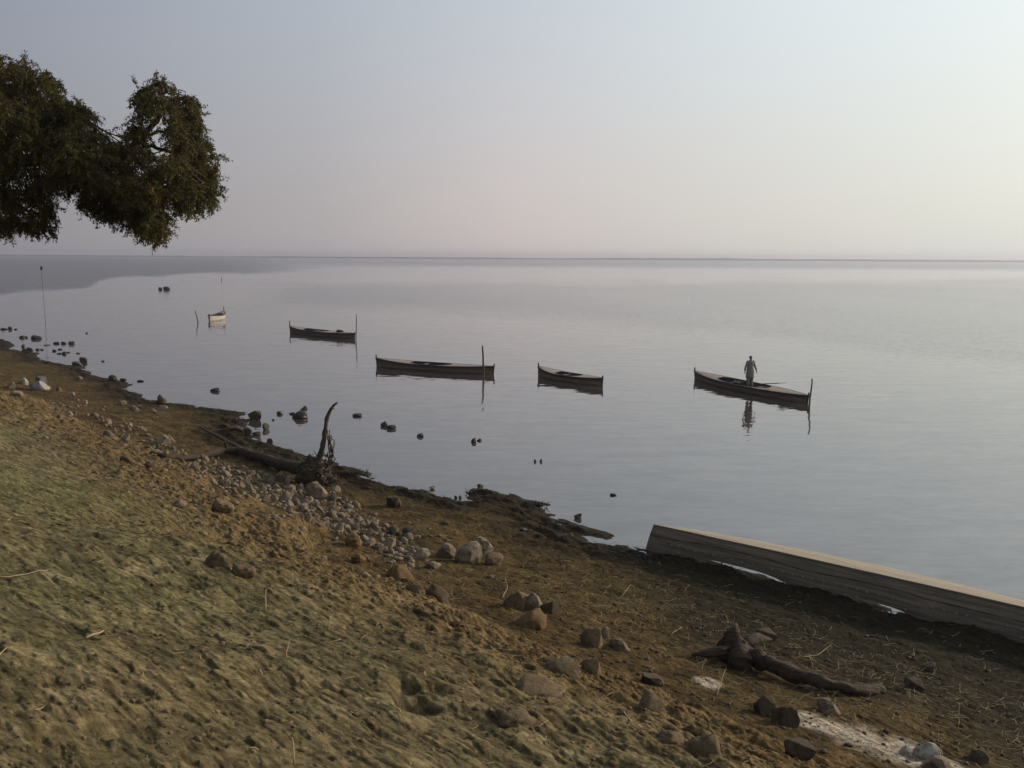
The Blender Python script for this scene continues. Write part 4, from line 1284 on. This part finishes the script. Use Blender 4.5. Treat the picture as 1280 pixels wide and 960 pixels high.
# on land ------------------------------------------------------------
land = [
 ('white', 45, 488, 22, 13, 'largest chalky white stone beside the upright grey block at far left'),
 ('white', 29, 481, 10, 9, 'pale pointed stone left of the largest white stone at far left'),
 ('white', 59.5, 487, 6, 5, 'small white stone between the large white stone and the beach at far left'),
 ('stone', 20, 496, 14, 8, 'grey stone below the white stones at the far left edge'),
 ('stone', 10, 486, 12, 9, 'brownish grey stone left of the white stones at far left'),
 ('stone', 72, 489, 7, 6, 'small pale upright stone right of the white stones at far left'),
 ('white', 90, 495, 6, 5, 'pale stone alone on the brown beach right of the white stones'),
 ('white', 107, 505, 4, 5, 'little white stone on the beach at left above the stony strip'),
 ('stone', 98, 474, 8, 4, 'flat whitish stone near the far left waterline'),
 ('stone', 151, 506, 10, 5, 'flat grey stone on the beach left of the stacked dark rocks'),
 ('stone', 167, 514, 12, 7, 'rounded grey stone on the beach below the stacked dark rocks'),
 ('stone', 203, 512, 12, 5, 'pale flat stone on the beach directly under the stacked dark rocks'),
 ('stone', 190, 516, 9, 5, 'greyish stone left of the pale flat stone under the stacked rocks'),
 ('stone', 200, 556, 22, 12, 'long pale slanting stone in the stony strip above the fallen branch tip'),
 ('stone', 154, 552, 11, 10, 'upright pale brown stone at the left of the stony strip'),
 ('tan', 156, 577, 14, 8, 'buff rounded stone on the bank edge left of the fallen branch'),
 ('tan', 186, 585, 14, 8, 'buff stone on the bank edge below the fallen branch tip'),
 ('stone', 397, 626, 31, 25, 'large pale grey boulder in front of the upturned roots'),
 ('stone', 417, 627, 10, 14, 'narrow pale stone leaning on the large boulder before the roots'),
 ('stone', 381, 632, 12, 8, 'dark grey stone at the left foot of the large boulder before the roots'),
 ('tan', 275, 640, 28, 16, 'flat greenish brown stone set in the bank above the stony strip'),
 ('ochre', 441, 684, 22, 15, 'orange clod standing on the bank edge beside the cobbles'),
 ('ochre', 447, 703, 18, 10, 'low orange clod below the taller orange clod on the bank edge'),
 ('ochre', 500, 722, 36, 14, 'broad orange brown mound on the bank edge in the middle'),
 ('stone', 491, 668, 14, 12, 'tilted grey stone at the right end of the stony strip'),
 ('dark', 510, 672, 20, 11, 'dark flat stone at the right end of the stony strip'),
 ('dark', 491, 634, 20, 13, 'dark brown stone on the beach above the stony strip end'),
 ('stone', 527, 700, 22, 13, 'grey angular stone on the beach left of the boulder group'),
 ('stone', 556, 697, 26, 17, 'pale rounded boulder, left of the boulder group on the beach'),
 ('stone', 585, 704, 32, 25, 'largest brown grey boulder in the middle of the boulder group on the beach'),
 ('stone', 603, 691, 28, 20, 'pale boulder at the back of the boulder group on the beach'),
 ('tan', 619, 706, 24, 15, 'brown boulder at the right end of the boulder group on the beach'),
 ('stone', 540, 711, 20, 8, 'low grey stone in front of the boulder group on the beach'),
 ('tan', 270, 709, 36, 17, 'larger buff clod of the pair lying on the olive slope at left'),
 ('tan', 303, 722, 30, 19, 'smaller buff clod of the pair lying on the olive slope at left'),
 ('tan', 516, 742, 26, 13, 'buff stone on the bank edge right of the orange mound'),
 ('tan', 546, 749, 28, 18, 'brown stone standing on the bank edge right of the buff stone'),
 ('ochre', 665, 785, 50, 20, 'long orange slab of earth on the bank edge in the middle'),
 ('tan', 648, 760, 30, 20, 'brown upright boulder, left of three below the orange slab'),
 ('stone', 668, 763, 26, 22, 'grey brown boulder, middle of three beyond the orange slab'),
 ('dark', 688, 766, 28, 14, 'dark flat boulder, right of three beyond the orange slab'),
 ('tan', 739, 808, 32, 26, 'round tan boulder sitting alone on the bank in the lower middle'),
 ('tan', 738, 841, 30, 19, 'reddish wedge shaped stone below the round tan boulder'),
 ('stone', 756, 797, 14, 16, 'grey stone tucked behind the round tan boulder'),
 ('stone', 776, 812, 30, 18, 'grey brown stone right of the round tan boulder'),
 ('dark', 815, 856, 34, 12, 'dark ledge of earth left of the pale powder above the log'),
 ('tan', 880, 945, 60, 26, 'broad buff clod at the bottom edge below the round tan boulder'),
 ('tan', 815, 888, 40, 22, 'buff clod on the bank left of the pair of dark boulders'),
 ('dark', 985, 908, 40, 28, 'large dark boulder right of a pair beside the pale powder'),
 ('dark', 960, 893, 30, 26, 'dark boulder left of a pair beside the pale powder'),
 ('stone', 1040, 893, 34, 22, 'grey stone between the driftwood log and the pale powder'),
 ('white', 1133, 945, 16, 14, 'small bluish white stone in the pale powder at lower right'),
 ('white', 1165, 950, 40, 24, 'pale pinkish stone in the pale powder at lower right'),
 ('stone', 1172, 966, 46, 20, 'grey rounded stone at the bottom edge under the pale powder'),
 ('dark', 1225, 955, 34, 18, 'dark stone right of the pale powder at lower right'),
 ('dark', 1145, 862, 26, 14, 'dark stone on the beach right of the driftwood log end'),
 ('stone', 1165, 838, 16, 12, 'small grey stone on the shaded mud under the overturned boat'),
 ('dark', 1002, 945, 40, 16, 'dark stone at the foot of the bank below the pale powder'),
 ('tan', 700, 842, 60, 14, 'long low buff clod left of the reddish wedge stone'),
 ('tan', 672, 870, 70, 20, 'wide grey buff slab of earth on the slope, lower middle'),
 ('tan', 640, 900, 60, 14, 'low buff slab on the slope below the wide grey buff slab'),
 ('tan', 840, 928, 44, 14, 'narrow buff clod left of the broad clod at the bottom edge'),
 ('dark', 958, 800, 26, 14, 'pale topped stone behind the stump of the driftwood log'),
]
for kind, x, y, w, h, lab in land:
    big = kind in ('tan', 'ochre') and h / w < 0.5
    if y > 780: w *= 0.9; h *= 0.82
    rock('rock' if kind not in ('ochre', 'tan') else 'earth_clod', kind, x, y, w, h, lab, None, 'clod' if kind in ('ochre', 'tan') else 'stone', sink=1.8 if big else (0.8 if y > 730 else 0.4))

# cobbles of the stony strip, each a stone of its own
random.seed(99)
STRIP = [(60, 500), (110, 512), (150, 528), (215, 548), (235, 575), (290, 580), (330, 592), (370, 606), (420, 612), (450, 640), (490, 660), (530, 690), (512, 708), (470, 690), (430, 668), (380, 652), (330, 628), (280, 612), (230, 592), (180, 568), (120, 540), (60, 520)]
SPn = np.array(STRIP, float)
cnt = 0
placed = []
while cnt < 212:
    x = random.uniform(60, 530); y = random.uniform(500, 708)
    dens = 1.0 if 225 < x < 475 else 0.25
    if random.random() > dens or not in_poly(x, y, SPn):
        continue
    w = (5.5 + 12 * random.random() ** 1.6) * (0.7 + 0.3 * (y - 500) / 150)
    if any(abs(x - a) < (w + b) * 0.33 and abs(y - c_) < (w + b) * 0.2 for a, c_, b in placed):
        continue
    placed.append((x, y, w)); cnt += 1
    rock('cobble', 'stone', x, y, w, w * random.uniform(0.40, 0.75), 'pale grey cobble among the dense stones of the strip below the fallen trunk', 'cobbles of the stony strip', 'cobble', sink=0.9)
# small stones of the beach and bank that nobody could count
def scatter(n, fn, seed):
    r_ = np.random.default_rng(seed)
    out = []
    while len(out) < n:
        m = n * 3
        th = r_.uniform(-0.58, 0.58, m); rr = np.exp(r_.uniform(np.log(3.2), np.log(75), m))
        x = rr * np.sin(th); y = rr * np.cos(th)
        dd = shore_dist(x, y)
        pr = fn(x, y, dd)
        k = r_.random(m) < pr
        out += list(zip(x[k], y[k], dd[k]))
    return out[:n]
def ico(sub=1):
    bm = bmesh.new(); bmesh.ops.create_icosphere(bm, subdivisions=sub, radius=1.0)
    v = np.array([tuple(q.co) for q in bm.verts]); f = np.array([[q.index for q in g.verts] for g in bm.faces]); bm.free()
    return v, f
iv, if_ = ico(1)
def gravel(name, n, fn, smin, smax, m, seed, flat=0.6):
    pts = scatter(n, fn, seed)
    r_ = np.random.default_rng(seed + 1)
    P = np.array(pts); hz_ = height(P[:, 0], P[:, 1])
    VV = []; FF = []
    for i in range(n):
        s = smin * (smax / smin) ** (r_.random() ** 2.2)
        jit = 1 + r_.uniform(-0.28, 0.28, (len(iv), 1))
        a = r_.uniform(0, 6.28); ca_, sa = math.cos(a), math.sin(a)
        v = iv * jit * np.array([s * r_.uniform(.8, 1.5), s * r_.uniform(.6, 1.0), s * flat])
        v = np.stack([v[:, 0] * ca_ - v[:, 1] * sa, v[:, 0] * sa + v[:, 1] * ca_, v[:, 2]], -1)
        v += np.array([P[i, 0], P[i, 1], hz_[i] + s * 0.15])
        FF.append(if_ + i * len(iv)); VV.append(v)
    me = np_mesh(name, np.concatenate(VV), np.concatenate(FF))
    me.materials.append(m)
    o = bpy.data.objects.new(name, me); COL.objects.link(o)
    return o
def strip_w(x, y, dd):
    ok = (dd > 3.0) & (dd < 10.5)
    out = np.zeros(x.shape)
    if ok.any():
        hx = height(x[ok], y[ok]); qx, qy, _ = project(x[ok], y[ok], hx)
        ins = in_poly(qx, qy, SPn)
        edge_d = poly_dist(qx, qy, SPn)
        out[ok] = np.where(ins, 0.25 + 0.7 * sstep(215, 260, qx), 0.16 * np.exp(-edge_d / 34.0))
    return out
tag(gravel('gravel', 2400, strip_w, 0.02, 0.12, M_STONE, 301), 'small grey gravel filling the stony strip along the foot of the bank', 'gravel', kind='stuff')
tag(gravel('earth_crumbs', 5200, lambda x, y, dd: np.where(dd > 7.5, 0.30 + 0.7 * np.exp(-((dd - 10.5) / 1.6) ** 2), 0.0), 0.004, 0.026, M_TAN, 302), 'loose crumbs of dry earth over the bank', 'earth crumbs', kind='stuff')
tag(gravel('beach_pebbles', 4200, lambda x, y, dd: np.where((dd > 0.5) & (dd < 9), 0.5, 0.0), 0.008, 0.048, M_DRYDARK, 303), 'dark pebbles strewn over the muddy beach', 'pebbles', kind='stuff')

# upright squared block at far left
bp = at_ground(52, 482)
k = m_per_px(bp)
bm = bmesh.new(); bmesh.ops.create_cube(bm, size=1.0)
bmesh.ops.subdivide_edges(bm, edges=bm.edges[:], cuts=7, use_grid_fill=True)
for v in bm.verts:
    v.co += Vector((mnoise.noise(v.co * 4), mnoise.noise(v.co * 4 + Vector((9, 0, 0))), mnoise.noise(v.co * 4 + Vector((0, 9, 0))))) * 0.035
    if v.co.z > 0.3 and v.co.x > 0.25: v.co.z -= 0.06
    v.co = Vector((v.co.x * 9 * k, v.co.y * 9 * k, (v.co.z + 0.5) * 13 * k))
me = bpy.data.meshes.new('stone_block'); bm.to_mesh(me); bm.free(); me.materials.append(M_CONCRETE)
ob = bpy.data.objects.new('stone_block', me); COL.objects.link(ob); ob.location = bp - Vector((0, 0, 0.08)); ob.rotation_euler = (0, 0, R(-30))
tag(ob, 'upright squared grey block standing behind the white stones at far left', 'block')

# ------------------------------------------------------------------ straw, sticks and weed
random.seed(4)
def straw(name, n, fn, m, seed, l0=0.06, l1=0.28, lift=0.5):
    pts = scatter(n, fn, seed); P = np.array(pts); hz_ = height(P[:, 0], P[:, 1])
    sb = MB(); rs = random.Random(seed)
    for i in range(n):
        L = rs.uniform(l0, l1); a = rs.uniform(0, math.pi * 2); el = abs(rs.gauss(0, lift * 0.5))
        d = Vector((math.cos(a) * math.cos(el), math.sin(a) * math.cos(el), math.sin(el)))
        p0 = Vector((P[i, 0], P[i, 1], hz_[i] + 0.008)); b_ = Vector((rs.gauss(0, .1), rs.gauss(0, .1), rs.gauss(0, .06))) * L
        sb.tube([p0, p0 + d * L * 0.5 + b_, p0 + d * L], rs.uniform(0.0016, 0.0036), 3, False)
    return sb.build(name, m, None, fix=False)
def wrack(x, y, dd):
    return np.where((dd > 1.0) & (dd < 8.0) & (x > 0.5), 0.75 * np.exp(-((dd - 4.6) / 1.8) ** 2) + 0.1, np.where((dd > 1.5) & (dd < 8), 0.12, 0))
tag(straw('straw_litter', 1500, wrack, M_STRAW, 401), 'dry reed stems and straw littering the beach', 'straw litter', kind='stuff')
tag(straw('dark_wrack', 3200, lambda x, y, dd: np.where((dd > -0.15) & (dd < 1.1), 0.95, np.where((dd > 0.3) & (dd < 7.0), 0.3, 0)), M_REED, 402, 0.05, 0.3, 0.35), 'rotting dark weed and roots washed up on the beach', 'weed', kind='stuff')
tag(straw('slope_straw', 200, lambda x, y, dd: np.where(dd > 10, 0.5, 0.0), M_STRAW, 403, 0.03, 0.13, 0.25), 'bits of straw over the olive slope', 'straw litter', kind='stuff')
def stick(pxs, rad, label, m=M_TWIG, dz=0.02, name='stick', grp=None):
    pts = [gp_(a, b, dz + (0.0 if len(q) < 1 else q[0])) for (a, b, *q) in pxs]
    b0 = pts[0].copy()
    sb = MB(); f_ = []
    for a, b in zip(pts[:-1], pts[1:]): f_ += wob(a, b, 3, 0.006)[:-1]
    f_.append(pts[-1])
    sb.tube([p - b0 for p in f_], [0.6 * rad * (1 - 0.5 * i / (len(f_) - 1)) for i in range(len(f_))], 6)
    o = sb.build(name, m, None, loc=b0); tag(o, label, 'stick', grp)
    return o
stick([(108, 801), (130, 792)], 0.012, 'short pale straw coloured stick alone on the olive slope at left', name='stick')
stick([(0, 724), (25, 722), (60, 716)], 0.008, 'thin pale twig at the left edge of the slope')
stick([(1000, 823), (1022, 820), (1040, 812, 0.1), (1048, 818, 0.1)], 0.014, 'pale forked twig lying across the beach above the driftwood log')
stick([(1012, 822), (1016, 834), (1032, 845)], 0.012, 'crooked pale twig hanging under the forked twig above the log')
stick([(896, 871), (902, 858, 0.08), (906, 851, 0.16)], 0.014, 'small pale twig standing up beside the pale powder patch')
stick([(838, 795), (852, 785)], 0.012, 'pale stick on the beach left of the overturned boat shade')
stick([(776, 748), (788, 738, 0.1), (800, 740)], 0.011, 'bent pale reed stem on the beach below the overturned boat end')
stick([(410, 790), (411, 780, 0.10)], 0.012, 'short upright twig on the slope in the middle')
stick([(332, 766), (333, 752, 0.10)], 0.012, 'short upright pale twig on the slope left of centre')
stick([(358, 826), (362, 816, 0.08)], 0.008, 'tiny pale twig leaning on the slope at lower left')
stick([(780, 893), (788, 905), (793, 913)], 0.013, 'pale root fragment on the bank left of the dark boulders')
stick([(628, 748), (634, 740, 0.05), (632, 732, 0.15)], 0.018, 'pale curved root sticking out by the three boulders')
stick([(368, 960), (366, 944, 0.07)], 0.008, 'short twig standing at the bottom edge of the slope')
# tufts of weed on the spits
def tuft(px, py, n, r_, h_, label):
    p = at_ground(px, py)
    tb_ = MB(); rs = random.Random(px)
    for i in range(n):
        a = rs.uniform(0, 6.28); q = Vector((rs.gauss(0, r_), rs.gauss(0, r_ * 0.6), 0)); l_ = rs.uniform(0.4, 1) * h_
        d = Vector((math.cos(a) * rs.uniform(.3, 1.3), math.sin(a) * rs.uniform(.3, 1.3), 1)).normalized()
        tb_.tube([q, q + d * l_ * 0.6, q + d * l_ + Vector((0, 0, -0.1 * l_))], [0.012, 0.009, 0.004], 4)
    o = tb_.build('weed_tuft', M_REED, None, loc=p); tag(o, label, 'weed', 'weed tufts at the waterline')
tuft(672, 632, 60, 0.16, 0.22, 'dark brown weed tuft where the long mud spit begins')
tuft(594, 616, 40, 0.14, 0.16, 'dark weed tuft at the tip of the middle mud spit')
tuft(440, 592, 140, 0.26, 0.2, 'broad mat of dark weed at the waterline right of the upturned roots')
